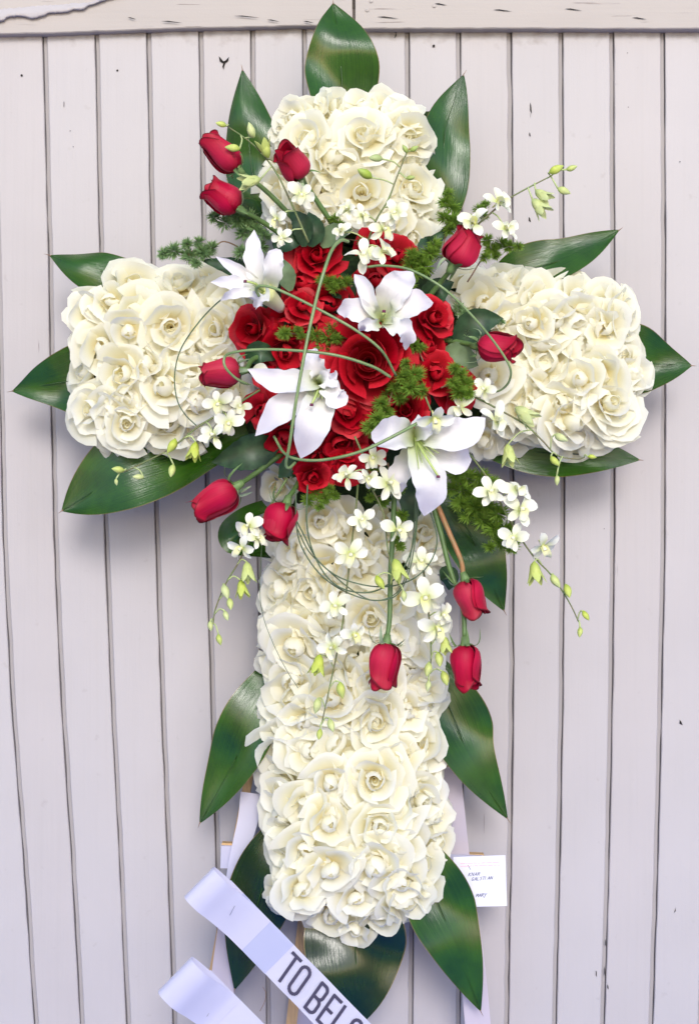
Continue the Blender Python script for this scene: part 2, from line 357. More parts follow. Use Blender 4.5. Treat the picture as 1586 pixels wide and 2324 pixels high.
# zig ys finer for uneven edges
for k in range(-3, 16):
    V, F, U = [], [], []; ys = [20+ i*(2700-20)/56 for i in range(57)]
    rk = random.Random(100+k); jit = [rk.uniform(-.7, .7) for _ in ys]; jit2 = [rk.uniform(-.7, .7) for _ in ys]
    if k in (8, 4): jit2 = [j*2.2 for j in jit2]
    off = rk.uniform(-0.0012, 0.0012)
    for i, y in enumerate(ys):
        xl = joint(k, y)+5.2+jit[i]; xr = joint(k+1, y)-5.2+jit2[i]
        z = P(0, y).z; x0 = (xl-793)*S; x1 = (xr-793)*S; b = 0.0016
        gap = (2.2+jit[i]*.9)*S; fl = 0.0058; tl = k < 6 and k > -3; tr_ = k+1 >= 6
        pr = [(x0, 0.012)] if not tl else [(x0-10.4*S+gap, 0.012), (x0-10.4*S+gap, fl), (x0-.0004, fl)]
        pr += [(x0, -off+b), (x0+b, -off), ((x0+x1)/2, -off-0.0004), (x1-b, -off), (x1, -off+b)]
        pr += [(x1, 0.012)] if not tr_ else [(x1+.0004, fl), (x1+10.4*S-gap, fl), (x1+10.4*S-gap, 0.012)]
        m_ = len(pr)
        for x, yy in pr:
            V.append(V3(x, yy, z)); U.append((x, z))
    for i in range(len(ys)-1):
        for j in range(m_-1): F.append((i*m_+j, i*m_+j+1, i*m_+m_+1+j, i*m_+m_+j))
    o = part('plank', (V, F, U), M['paint2'] if k in (8, 3, 11, -1) else M['paint'], wall, smooth=False)
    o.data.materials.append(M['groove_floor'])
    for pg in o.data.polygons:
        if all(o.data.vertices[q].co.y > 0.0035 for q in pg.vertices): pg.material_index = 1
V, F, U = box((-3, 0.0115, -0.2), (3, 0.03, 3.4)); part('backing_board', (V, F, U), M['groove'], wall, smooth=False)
# top rails
def rail(x0, x1, edge, name='rail', dy=0.0):
    V, F, U = [], [], []; n = 60; rk = random.Random(int(x0)+5)
    for i in range(n+1):
        x = x0+(x1-x0)*i/n
        e = edge(x) + rk.uniform(-.6, .6); X = (x-793)*S
        zb = P(0, e, 0.024).z; Y = -0.022-dy; b = 0.002
        Xf = X*(1-0.024/D)
        for yy, z in ((0.004, zb), (Y+b, zb), (Y, zb+b), (Y-0.0005, zb+0.03), (Y, P(0, -420, .02).z), (0.004, P(0, -420, .02).z)):
            V.append(V3(Xf, yy, z)); U.append((x, z))
    for i in range(n):
        for j in range(5): F.append((i*6+j, i*6+j+1, i*6+7+j, i*6+6+j))
    F.append((0, 1, 2, 3, 4, 5)); F.append(tuple(n*6+j for j in range(6))[::-1])
    return part(name, (V, F, U), M['paint_rail'], wall, smooth=False)
def le(x):
    pts = [(-400, 78), (0, 76), (120, 74), (250, 69), (400, 64), (520, 61), (620, 60), (640, 57.5), (760, 57), (800, 59)]
    for a, b in zip(pts, pts[1:]):
        if x <= b[0]: return a[1]+(b[1]-a[1])*(x-a[0])/(b[0]-a[0])
    return 59
rail(-400, 799, le); rail(806.5, 2000, lambda x: 64.5+(0.5 if x < 1300 else 1.0), dy=0.003)
# peeled weathered strip on the left rail
top = [(-60, -6), (0, -3), (60, -8), (120, -14), (190, -20), (250, -30)]
V, F, U = [], [], []; n = 60; rk = random.Random(3)
lowp = [(-60, 44), (0, 50), (8, 49), (18, 40), (50, 37), (75, 43), (100, 37), (112, 30), (150, 29), (168, 22), (188, 24), (205, 12), (222, 8), (240, 1), (262, -6), (300, -18)]
def lin(p, x):
    for a, b in zip(p, p[1:]):
        if x <= b[0]: return a[1]+(b[1]-a[1])*(x-a[0])/(b[0]-a[0])
    return p[-1][1]
for i in range(n+1):
    x = -60+350*i/n; lo_ = lin(lowp, x)+rk.uniform(-1, 1); hi_ = min(lo_-8, 20-0.075*x+rk.uniform(-1.5, 1.5))
    for y, d in ((lo_, 0.022), (lo_-1, 0.030), (lo_-4-rk.uniform(0, 2), 0.033+rk.uniform(-.001, .002)), ((lo_*0.5+hi_*0.5), 0.029+rk.uniform(-.001, .001)), (hi_+2, 0.027), (hi_, 0.022)):
        V.append(P(x, y, d)); U.append((x, y))
for i in range(n):
    for j in range(5): F.append((i*6+j, i*6+6+j, i*6+7+j, i*6+j+1))
o = part('peeled_layer', (V, F, U), M['weathered'], wall, smooth=True); o['label'] = 'weathered grey layer peeling off the upper left rail'
def fleck(pts, name='crack', mat='hole', d=0.0022):
    c = sum((P(x, y, d) for x, y in pts), V3(0, 0, 0))/len(pts)
    Vv = [P(x, y, d) for x, y in pts] + [c + V3(0, -0.0006, 0)]
    n_ = len(pts); return part(name, (Vv, [(i, (i+1) % n_, n_) for i in range(n_)], None), M[mat], wall, smooth=False)
def disc(x, y, r, name='nail_hole', mat='hole', d=0.0022, k=9):
    return fleck([(x+r*cos(2*pi*i/k), y+r*sin(2*pi*i/k)) for i in range(k)], name, mat, d)
for x, y, r in ((50, 171, 3.4), (267, 160, 3.2), (160, 297, 1.3), (167, 333, 1.3), (1280, 104, 0), (1370, 1200, 1.2), (1425, 243, 1.2), (984, 104, 3.8), (1143, 1163, 1.5), (1542, 367, 1.5), (1423, 120, 1.2)):
    if r: disc(x, y, r*0.8)
for x, y, r in ((833, 22, 4.5), (985, 13, 4.0), (842, 2, 4.0)): disc(x, y, r, 'nail_head', 'paint_rail', 0.0275); 
fleck([(497, 127), (502, 137), (508, 139), (518, 134), (520, 129), (518, 139), (512, 143), (509, 151), (508, 158), (505, 151), (507, 144), (499, 139)], 'split_knot')
for x, y, l, a in ((146, 237, 16, 0), (1203, 245, 26, 3), (1201, 305, 10, 2), (1204, 262, 12, -2), (410, 515, 1, 0), (1338, 560, 3, 0), (1200, 498, 12, 4), (1542, 1640, 12, 6), (1533, 2065, 14, -5), (1371, 2205, 24, 1), (1352, 2210, 16, 1), (1378, 2240, 12, 2), (1373, 2140, 18, 1), (900, 78, 18, -6), (896, 70, 10, 2)):
    if y > 60: fleck([(x-.6, y-l/2), (x+a*.3+.7, y-l/4), (x+a+.3, y+l/2), (x-.8, y+l/5)])
for x, y, l in ((560, 36, 60), (1140, 22, 44), (620, 45, 30), (700, 48, 26), (880, 38, 50), (1000, 8, 30), (1300, 20, 40), (1450, 40, 34), (300, 40, 20), (390, 48, 50)):
    fleck([(x-l/2, y), (x-l/6, y-.9), (x+l/2, y+4), (x+l/4, y+3.6)], 'crack', 'hole', 0.0275)

# ------------------------------------------------------------------ easel, foam, card, ribbons
easel = empty('wooden_easel', P(800, 2700, 0.2), 'bare pine easel behind the cross, its legs showing below the flowers', 'easel')
part('leg', bar(P(573, 1720, .19), P(410, 2620, .19), px(19), 0.02), M['wood'], easel, smooth=False)
part('leg', bar(P(1012, 1720, .19), P(1118, 2620, .19), px(19), 0.02), M['wood'], easel, smooth=False)
part('leg', bar(P(710, 1900, .15), P(634, 2560, .08), px(24), 0.02), M['wood'], easel, smooth=False)
part('crossbar', bar(P(504, 1926, .215), P(1096, 1952, .215), px(30, .2), 0.018), M['wood'], easel, smooth=False)
o = part('bar_wrap', bar(P(502, 1943, .225), P(1094, 1966, .225), px(50, .2), 0.016), M['satin'], easel, smooth=False); o['label'] = 'white ribbon wrapped along the front of the crossbar'
def foambox(x0, x1, y0, y1, d0=.095, d1=.155):
    a = P(x0, y1, .25); b = P(x1, y0, .25)
    return box((a.x, -d1, a.z), (b.x, -d0, b.z))
g = join(foambox(630, 975, 260, 600), foambox(200, 1415, 655, 985, .0935, .1535), foambox(640, 965, 560, 2040))
single('foam_cross', g, M['foam'], P(800, 1100, .25), 'dark green foam cross almost hidden under the flowers', 'floral foam', smooth=False)

# ribbon hanging pieces
WR = lambda t: 1.0
def rib(pts, w, mat='satin', facing=FRONT, n=24, name='ribbon', prof=WR, wave=0.05, cup=0.0, seed=1):
    return strap(pts, w, facing, n, 6, prof, cup, wave=wave, seed=seed)
o = single('hanging_ribbon', rib([P(572, 1800, .235), P(563, 1860, .24), P(545, 1930, .243), P(530, 2000, .245), P(524, 2070, .25)], px(26, .24), prof=lambda t: 1-0.45*t), M['satin'], P(566, 1830, .24), 'narrow pale ribbon hanging over the left end of the crossbar', 'ribbon', 'pale ribbons hanging behind the cross')
single('hanging_ribbon', rib([P(515, 2080, .236), P(510, 2150, .236), P(505, 2240, .236), P(503, 2400, .24)], px(27, .24), prof=lambda t: 0.6+0.6*t), M['satin_pink'], P(515, 2080, .236), 'pinkish ribbon hanging down the left easel leg', 'ribbon', 'pale ribbons hanging behind the cross')
single('hanging_ribbon', rib([P(1015, 1740, .235), P(1026, 1850, .236), P(1042, 1990, .226), P(1072, 2200, .232), P(1090, 2400, .236)], px(29, .24)), M['satin_pink'], P(1015, 1740, .23), 'long pinkish ribbon hanging behind the card on the right', 'ribbon', 'pale ribbons hanging behind the cross')
single('hanging_ribbon', rib([P(688, 2060, .115), P(690, 2150, .115), P(694, 2260, .12), P(697, 2400, .12)], px(28, .12), prof=lambda t: 0.35+1.0*t), M['satin_pink'], P(688, 2060, .115), 'pale ribbon behind the bottom left leaf and centre easel leg', 'ribbon', 'pale ribbons hanging behind the cross')

# stroke lettering laid on a plane
def strokes(lines, O, ex, ey, w, off):
    V, F = [], []; nrm = ex.cross(ey).normalized()
    if nrm.dot(FRONT) < 0: nrm = -nrm
    for l in lines:
        for (x0, y0), (x1, y1) in zip(l, l[1:]):
            a = O+ex*x0+ey*y0+nrm*off; b = O+ex*x1+ey*y1+nrm*off; t = (b-a)
            if t.length < 1e-7: continue
            t.normalize(); s = t.cross(nrm)*w*0.5; a = a-t*w*.3; b = b+t*w*.3; k = len(V)
            off += 0.000004
            V += [a-s, a+s, b+s, b-s]; F.append((k, k+1, k+2, k+3))
    return V, F, None
# sashes: frame with u along the band, v across
def sash(c0, c1, wpx, d0, d1):
    a = P(*c0, d0); b = P(*c1, d1); ex = (b-a).normalized(); nr = FRONT; ey = ex.cross(nr); ey.normalize()
    if ey.z < 0: ey = -ey
    nn = ex.cross(ey); nn = nn if nn.dot(FRONT) > 0 else -nn
    return a, ex, ey, nn.normalized(), wpx*S*(1-dep(d0)/D)
def band(a, ex, ey, nn, w, prof, taper=None, n=24, nu=5):
    """prof: list of (u, height) ; w = width"""
    V, F, U = [], [], []; c = spline([V3(p[0], p[1], 0) for p in prof], n)
    for i, q in enumerate(c):
        sc = taper(i/n) if taper else 1
        for j in range(nu+1):
            v = (j/nu-.5)*w*sc
            V.append(a+ex*q.x+ey*v+nn*q.y); U.append((j/nu, i/n))
    m = nu+1
    for i in range(n):
        for j in range(nu): F.append((i*m+j, i*m+j+1, (i+1)*m+j+1, (i+1)*m+j))
    return V, F, U
a, ex, ey, nn, w = sash((478, 2016), (900, 2449), 92, .40, .43)
u = lambda p: p*S*0.9125
s1 = empty('printed_sash', a, 'white satin sash with its end looped back, dark capital letters TO BELO on it', 'sash')
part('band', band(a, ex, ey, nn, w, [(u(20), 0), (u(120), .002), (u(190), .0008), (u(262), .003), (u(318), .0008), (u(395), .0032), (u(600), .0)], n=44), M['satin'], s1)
part('loop', band(a, ex, ey, nn, w*1.0, [(u(40), .004), (u(5), .008), (u(-28), .020), (u(-24), .040), (u(10), .042), (u(50), .024), (u(100), .008), (u(148), .004)], lambda t: 1.0+0.0*t, n=36), M['satin'], s1)
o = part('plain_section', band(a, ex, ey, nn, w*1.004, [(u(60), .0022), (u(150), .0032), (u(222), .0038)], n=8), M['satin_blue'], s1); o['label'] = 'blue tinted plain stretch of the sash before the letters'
# letters: x along band, y across (up), cap height about 70
def arcp(cx, cy, rx, ry, a0, a1, n=8): return [(cx+rx*cos(radians(a0+(a1-a0)*i/n)), cy+ry*sin(radians(a0+(a1-a0)*i/n))) for i in range(n+1)]
H = 66
GL = {
 'T': [[(0, H), (26, H)], [(13, H), (13, 0)]],
 'O': [arcp(12, H-12, 12, 12, 180, 0)+arcp(12, 12, 12, 12, 0, -180)+[(0, H-12)]],
 'B': [[(0, 0), (0, H)], [(0, H)]+arcp(12, H-10, 10, 10, 90, 0)+[(22, H/2+12)]+arcp(12, H/2+10, 10, 10, 0, -90, 5)+[(0, H/2)], [(0, H/2)]+arcp(12, H/2-10, 11, 10, 90, 0)+[(23, 10)]+arcp(12, 10, 11, 10, 0, -90, 5)+[(0, 0)]],
 'E': [[(22, H), (0, H), (0, 0), (22, 0)], [(0, H/2), (18, H/2)]],
 'L': [[(0, H), (0, 0), (21, 0)]],
}
for ch, ux in (('T', 238), ('O', 275), ('B', 332), ('E', 371), ('L', 405), ('O', 440)):
    # slant a little to the left
    ls = [[(ux+x-0.17*(y-H/2), y-H/2) for x, y in l] for l in GL[ch]]
    L0 = a + nn*0.0
    k = S*0.9125
    part('letter', strokes(ls, a, ex*k, ey*k, 7.4*k, .0058), M['ink'], s1, smooth=False)
for p0, p1 in (((533, 2056), (522, 2077)),): part('staple', tube([P(*p0, .425), P(*p1, .425)], .0005, n=2), M['staple'], s1)
a, ex, ey, nn, w = sash((430, 2228), (700, 2500), 106, .44, .46)
s2 = empty('folded_sash', a, 'lower white satin sash looped at its end, at the bottom left of the photo', 'sash')
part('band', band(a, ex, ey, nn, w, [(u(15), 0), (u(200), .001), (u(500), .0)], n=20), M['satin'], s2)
part('loop', band(a, ex, ey, nn, w, [(u(60), .003), (u(10), .008), (u(-34), .022), (u(-30), .044), (u(10), .046), (u(50), .022), (u(85), .006), (u(110), .003)], n=36), M['satin'], s2)
part('staple', tube([P(482, 2246, .452), P(477, 2256, .452)], .0005, n=2), M['staple'], s2)
part('staple', tube([P(478, 2293, .452), P(470, 2307, .452)], .0005, n=2), M['staple'], s2)
part('letter', strokes([[(172+x-0.17*(y-H/2), y-H/2) for x, y in l] for l in GL['O']], a, ex*S*.9, ey*S*.9, 6.4*S*.9, .004), M['ink'], s2, smooth=False)

# card
cd = .262
ca, cb, cc_, cdn = P(1028, 1945, cd), P(1146, 1941, cd), P(1150, 2056, cd), P(1032, 2059, cd)
card = empty('message_card', (ca+cc_)/2, 'white florist card with handwriting, fixed behind the lower right leaves', 'card')
part('paper', ([ca, cb, cc_, cdn, ca+V3(0, .0006, 0), cb+V3(0, .0006, 0), cc_+V3(0, .0006, 0), cdn+V3(0, .0006, 0)], [(0, 3, 2, 1), (4, 5, 6, 7), (0, 1, 5, 4), (1, 2, 6, 5), (2, 3, 7, 6), (3, 0, 4, 7)], None), M['card'], card, smooth=False)
cx_ = (cb-ca).normalized()*S*.92; cy_ = V3(cx_.z*-1, 0, cx_.x)
SK = {'K': [[(0, 0), (1, 9)], [(6, 9), (1, 4), (6, 0)]], 'N': [[(0, 0), (1, 9), (5, 0), (6, 9)]], 'A': [[(0, 0), (4, 9), (6, 0)], [(1.5, 3.5), (5.5, 3.5)]], 'R': [[(0, 0), (1, 9), (5, 8), (5, 5), (1, 4.5), (6, 0)]],
      'G': [[(6, 8), (2, 9), (0, 4), (2, 0), (5, 1), (5, 4), (3, 4)]], 'L': [[(1, 9), (0, 0), (5, 0)]], 'S': [[(5, 9), (1, 7.5), (5, 3.5), (3, 0), (0, 1)]], 'T': [[(0, 9), (7, 9)], [(3.5, 9), (2.5, 0)]], 'I': [[(1, 9), (0, 0)]], 'M': [[(0, 0), (1, 9), (3, 3), (6, 9), (6.5, 0)]], 'Y': [[(0, 9), (2.5, 4)], [(6, 9), (0, -4)]]}
def hand(word, x, y, pitch, sc, wd=0.9):
    ls = []
    for i, ch in enumerate(word):
        ls += [[(x+i*pitch+qx*sc+qy*sc*.25, y+qy*sc+i*0.25) for qx, qy in l] for l in SK[ch]]
    return ls
off0 = [(hand('KNAR', 34, -46, 7.2, .85)), (hand('GALSTIAN', 41, -57, 6.3, .8)), (hand('MARY', 50, -96, 6.4, .85)), [[(34, -20), (40, -31)]]]
for l in off0: part('handwriting', strokes(l, ca, cx_, cy_, S*1.0, .0006), M['ink_blue'], card, smooth=False)
rk = random.Random(8)
for yy in (-16, -22.5):
    ls = []; x = 16
    while x < 108:
        l = rk.uniform(1.2, 2.4); ls.append([(x, yy+rk.uniform(-1, 0)), (x+l, yy+rk.uniform(0, 1.2))]); x += l+(0.9 if rk.random() < .8 else 3)
    part('printed_line', strokes(ls, ca, cx_, cy_, S*1.3, .0006), M['ink_pink'], card, smooth=False)

# ------------------------------------------------------------------ roses
def bez(p, t):
    p = [Vector(q) for q in p]
    while len(p) > 1: p = [p[i].lerp(p[i+1], t) for i in range(len(p)-1)]
    return p[0]
def petal_geo(prof, ha, az, rnd=0.25, spiral=0.1, side=0.1, wav=0.04, point=0.0, rr=R, nu=8, nv=8, tilt=0.0):
    V, F, U = [], [], []
    p1, p2 = rr.uniform(0, 6.28), rr.uniform(0, 6.28); k1 = rr.uniform(2, 4.5); nick = rr.uniform(-.6, .6)
    for i in range(nv+1):
        for j in range(nu+1):
            u_ = -1+2*j/nu; v = i/nv
            vm = 1-rnd*abs(u_)**2.6 - 0.015*math.exp(-((u_-nick)/.2)**2)
            vv = v*vm
            q = bez(prof, vv)
            an = ha*(0.38+0.62*sin(min(1, v*1.25)*pi/2))*u_
            r = q.x*(1+spiral*u_) + side*u_*u_*v*v
            h = q.y + wav*sin(k1*u_+p1)*v**2
            r += wav*1.2*sin(k1*1.6*u_+p2)*v**3 + point*(abs(u_)**2)*max(0, v-.6)*1.2
            h -= point*(abs(u_)**2)*max(0, v-.6)
            V.append(V3(r*cos(az+an), r*sin(az+an), h)); U.append((j/nu, v))
    m = nu+1
    for i in range(nv):
        for j in range(nu): F.append((i*m+j, i*m+j+1, (i+1)*m+j+1, (i+1)*m+j))
    return V, F, U
def heart_geo(r1, h, turns=2.6, rr=R, r0=0.02, lip=0.03):
    V, F, U = [], [], []; n = int(turns*18); nv = 5; ph = rr.uniform(0, 6)
    for i in range(n+1):
        t = i/n; th = ph+t*turns*2*pi; r = r0+(r1-r0)*t
        r *= 1+0.10*sin(th*1.5+ph)
        hh = h*(0.93+0.07*sin(th*1.2)) - 0.10*t*h
        for j in range(nv+1):
            v = j/nv
            rad = r*(0.55+0.75*sin(v*pi*0.62)) + (lip*max(0, v-.8)*5 if t > .3 else 0)
            V.append(V3(rad*cos(th), rad*sin(th), hh*v)); U.append((t, 0.25+0.7*v))
    for i in range(n):
        for j in range(nv): F.append((i*(nv+1)+j, i*(nv+1)+j+1, (i+1)*(nv+1)+j+1, (i+1)*(nv+1)+j))
    return V, F, U
def rose_proto(kind, seed, petal_m, heart_m):
    """list of (name, mesh) in unit rose space: radius about 1, axis +Z, base at 0"""
    rr = random.Random(seed); out = []
    def ring(n, prof, ha, az0=None, jit=.15, **kw):
        az0 = rr.uniform(0, 6.28) if az0 is None else az0
        for i in range(n):
            pf = [(x*rr.uniform(.93, 1.07), y*rr.uniform(.95, 1.05)) for x, y in prof]
            out.append(('petal', mesh('petal', *petal_geo(pf, radians(ha)*rr.uniform(.9, 1.1), az0+2*pi*i/n+rr.uniform(-jit, jit), rr=rr, **kw)[:2], petal_m, petal_geo.__dict__.get('u')) if False else mk(petal_geo(pf, radians(ha)*rr.uniform(.9, 1.1), az0+2*pi*i/n+rr.uniform(-jit, jit), rr=rr, **kw), petal_m)))
    def mk(g, m): return mesh('petal', g[0], g[1], m, g[2])
    if kind == 'G':      # the big one: wide spiral heart
        out.append(('heart', mk(heart_geo(.36, .80, 4.2, rr, lip=.02), heart_m)))
        ring(4, [(.05, 0), (.48, .32), (.50, .72), (.46, .86)], 62, spiral=.18, rnd=.10, side=.03, wav=.02)
        ring(4, [(.05, 0), (.56, .30), (.64, .70), (.74, .80)], 60, spiral=.16, rnd=.14, side=.05, wav=.03, point=.2)
        ring(4, [(.05, 0), (.72, .24), (.92, .56), (1.08, .56)], 58, spiral=.13, rnd=.24, side=.04, wav=.05, point=.35)
        ring(4, [(.05, 0), (.90, .02), (1.12, .30), (1.32, .20)], 56, jit=.3, spiral=.10, rnd=.28, side=.0, wav=.06, point=.4)
    elif kind == 'O':      # open rose, round spiral heart seen
        out.append(('heart', mk(heart_geo(.15, .84, 2.0, rr), heart_m)))
        ring(3, [(.05, 0), (.34, .30), (.40, .72), (.20, .92)], 74, spiral=.16, rnd=.10, side=.02, wav=.015)
        ring(3, [(.05, 0), (.50, .32), (.58, .74), (.66, .92)], 68, spiral=.16, rnd=.16, side=.05, wav=.04, point=.2)
        ring(4, [(.05, 0), (.72, .24), (.92, .60), (1.08, .66)], 58, spiral=.13, rnd=.26, side=.04, wav=.06, point=.35)
        ring(3, [(.05, 0), (.90, .02), (1.12, .34), (1.32, .28)], 66, jit=.4, spiral=.10, rnd=.30, side=.0, wav=.07, point=.4)
    elif kind == 'B':    # closed bud in a skirt of wide petals
        out.append(('heart', mk(heart_geo(.10, 1.0, 1.5, rr), heart_m)))
        ring(3, [(.04, 0), (.46, .30), (.50, .85), (.10, 1.06)], 80, spiral=.14, rnd=.14, side=.01, wav=.015)
        ring(3, [(.05, 0), (.66, .30), (.76, .72), (.92, .86)], 62, jit=.4, spiral=.12, rnd=.28, side=.05, wav=.06, point=.3)
        ring(4, [(.05, 0), (.90, .05), (1.1, .42), (1.34, .34)], 58, jit=.3, spiral=.10, rnd=.30, side=.02, wav=.07, point=.4)
    elif kind == 'C':    # cup: tall curved petals round a half hidden heart
        out.append(('heart', mk(heart_geo(.12, .85, 1.5, rr), heart_m)))
        ring(2, [(.05, 0), (.44, .3), (.52, .80), (.20, 1.0)], 86, spiral=.2, rnd=.16, side=.02, wav=.03)
        ring(3, [(.05, 0), (.62, .30), (.76, .86), (.84, 1.06)], 66, jit=.4, spiral=.15, rnd=.28, side=.08, wav=.07, point=.25)
        ring(4, [(.05, 0), (.88, .10), (1.08, .55), (1.30, .52)], 58, jit=.3, spiral=.1, rnd=.30, side=.02, wav=.08, point=.4)
    else:                # S: splayed, lopsided, big petals folded over the heart
        ring(2, [(.05, 0), (.46, .30), (.60, .92), (.05, 1.02)], 88, spiral=.24, rnd=.2, side=.02, wav=.05)
        ring(3, [(.05, 0), (.62, .34), (.80, .84), (1.0, .98)], 64, jit=.6, spiral=.18, rnd=.32, side=.08, wav=.10, point=.35)
        ring(3, [(.05, 0), (.92, .12), (1.12, .50), (1.40, .48)], 66, jit=.5, spiral=.12, rnd=.34, side=.02, wav=.10, point=.45)
    return out
CREAM = {k: [rose_proto(k, 11*i+ord(k), M['cream'], M['cream_heart']) for i in range(7)] for k in 'OBCS'}
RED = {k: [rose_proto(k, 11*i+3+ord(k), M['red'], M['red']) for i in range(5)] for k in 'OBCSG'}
def place_rose(proto, name, loc, axis, size, label, cat, group, rr, squash=1.0, loose=1.0):
    root = empty(name, loc, label, cat, group); root.rotation_mode = 'QUATERNION'
    root.rotation_quaternion = axisq(axis, rr.uniform(0, 6.28)); root.scale = (size*rr.uniform(.86, 1.1), size*rr.uniform(.86, 1.1), size*squash*rr.uniform(.85, 1.05))
    n = len(proto)
    for i, (nm, me) in enumerate(proto):
        c = link(nm, me, root); t = i/n*loose
        c.rotation_euler = (rr.gauss(0, .12)*t, rr.gauss(0, .12)*t, rr.uniform(-.35, .35)*(.3+t))
        s = 1+rr.uniform(-.08, .12)*t; c.scale = (s, s, s*(1+rr.uniform(-.1, .1)*t))
    return root

ARMS = {  # x0,x1,y0,y1, inner side
 'upper': (600, 1005, 205, 640, 'b'), 'left': (155, 600, 605, 1030, 'r'), 'right': (1000, 1470, 610, 1035, 'l'), 'lower': (590, 1018, 1050, 2115, 't')}
def tiltfor(arm, x, y):
    x0, x1, y0, y1, inner = ARMS[arm]; W = 105.0
    f = lambda e: max(0.0, 1-max(e, -25)/W)
    tx = f(x1-x)-f(x-x0); ty = f(y-y0)-f(y1-y)
    if inner == 'b': ty = f(y-y0)
    if inner == 't': ty = -f(y1-y)
    if inner == 'r': tx = -f(x-x0)
    if inner == 'l': tx = f(x1-x)
    return tx, ty
ROSES = {
'upper': [(767,240,40,'C'),(822,238,31,'S'),(870,255,37,'C'),(925,262,32,'S'),(663,265,34,'S'),(708,258,33,'C'),(693,310,50,'O'),(823,302,46,'O'),(927,312,50,'C'),(634,296,30,'C'),(760,352,48,'B'),(940,368,47,'S'),
 (820,436,56,'O'),(945,427,52,'O'),(740,428,50,'C'),(602,380,36,'S'),(628,430,42,'C'),(618,475,42,'S'),(948,485,46,'S'),(660,512,38,'C'),(943,545,38,'S'),(737,500,38,'S'),(785,390,38,'S'),(870,345,38,'S'),(680,375,42,'S'),(880,500,40,'S'),(690,460,36,'S')],
'left': [(308,641,46,'C'),(405,636,46,'O'),(470,640,34,'S'),(208,709,46,'C'),(250,680,34,'S'),(310,706,38,'S'),(388,742,64,'O'),(487,748,44,'O'),(291,753,34,'B'),(232,787,46,'S'),(184,841,42,'C'),(276,850,46,'C'),(370,876,50,'B'),(198,926,50,'O'),(290,904,38,'C'),(288,962,50,'O'),(379,961,50,'C'),(250,935,34,'S'),(437,862,46,'S'),(449,918,42,'S'),(504,688,42,'S'),(504,827,38,'S'),(422,800,44,'S'),(328,826,40,'S'),(262,995,36,'S'),(312,1010,30,'S'),(382,1003,42,'S'),(444,982,40,'S'),(532,712,38,'S'),(180,778,28,'S'),(360,690,36,'S'),(535,780,36,'S'),(525,900,38,'S')],
'right': [(1057,640,46,'S'),(1133,635,38,'S'),(1190,645,46,'C'),(1273,648,48,'C'),(1313,672,42,'S'),(1100,685,40,'S'),(1224,680,34,'S'),(1430,713,50,'O'),(1377,692,38,'S'),(1203,734,34,'B'),(1254,728,44,'S'),(1307,727,42,'C'),(1230,775,46,'S'),(1325,782,50,'S'),(1237,822,54,'C'),(1415,806,50,'C'),(1443,848,38,'S'),(1313,860,38,'B'),(1108,853,44,'B'),(1152,863,40,'S'),(1223,888,44,'S'),(1390,912,50,'O'),(1403,945,40,'S'),(1273,917,42,'S'),(1300,957,50,'B'),(1198,917,40,'S'),(1365,975,42,'S'),(1157,990,44,'S'),(1220,957,40,'S'),(1305,1003,38,'S'),(1100,1007,38,'S'),(1172,945,36,'C'),(1433,888,36,'S'),(1165,787,40,'S'),(1360,850,40,'S'),(1370,745,38,'S'),(1150,725,38,'S')],
'lower': [(618,1105,38,'C'),(727,1183,44,'O'),(650,1243,40,'O'),(777,1200,42,'S'),(823,1240,40,'S'),(965,1210,44,'C'),(985,1243,38,'S'),(623,1340,48,'C'),(650,1300,42,'S'),(707,1342,42,'C'),(740,1297,40,'B'),(817,1290,40,'S'),(885,1250,38,'S'),(660,1420,46,'S'),(665,1472,50,'B'),(698,1417,32,'C'),(840,1405,46,'O'),(925,1400,46,'S'),(750,1400,40,'S'),(883,1353,42,'S'),(965,1360,44,'S'),(727,1453,38,'C'),(943,1453,44,'S'),(992,1433,34,'S'),(617,1430,36,'S'),(763,1548,46,'C'),(805,1500,42,'S'),(655,1543,46,'S'),(933,1512,44,'S'),(963,1562,46,'C'),(850,1550,44,'O'),(620,1500,34,'S'),(775,1340,36,'S'),(690,1245,34,'S'),(885,1455,40,'S'),(895,1180,40,'S'),
 (660,1583,56,'C'),(750,1590,44,'B'),(853,1640,56,'O'),(970,1597,50,'S'),(925,1612,38,'S'),(640,1705,56,'C'),(763,1687,50,'S'),(950,1687,52,'C'),(850,1772,54,'O'),(750,1780,46,'B'),(633,1793,58,'C'),(963,1753,46,'S'),(967,1817,52,'O'),(863,1877,54,'O'),(747,1870,46,'B'),(632,1850,48,'S'),(990,1853,42,'S'),(640,1910,50,'C'),(800,1893,44,'S'),(750,1980,46,'B'),(853,1972,52,'B'),(958,1960,52,'C'),(1000,1915,40,'C'),(650,1977,48,'S'),(687,2017,42,'S'),(680,2055,42,'C'),(752,2082,50,'C'),(862,2084,50,'C'),(922,2050,46,'S'),(975,2025,36,'S'),(622,2030,30,'S'),(910,2008,38,'S'),(810,2040,38,'S'),(806,2112,32,'S'),(705,1700,44,'S'),(895,1830,40,'S'),(800,1720,42,'S'),(700,1830,44,'S'),(700,1930,42,'S'),(905,1920,42,'S'),(690,1640,40,'S'),(800,1620,38,'S'),(905,1725,38,'S'),(800,1820,38,'S'),(612,1640,34,'S')]}
ORD = ['first', 'second', 'third', 'fourth', 'fifth', 'sixth', 'seventh', 'eighth', 'ninth', 'tenth', 'eleventh', 'twelfth', 'thirteenth', 'fourteenth', 'fifteenth', 'sixteenth', 'seventeenth', 'eighteenth', 'nineteenth', 'twentieth', 'twenty-first', 'twenty-second', 'twenty-third', 'twenty-fourth']
LOOK = {'O': 'open cream rose', 'B': 'budded cream rose', 'C': 'cupped cream rose', 'S': 'loose cream rose'}
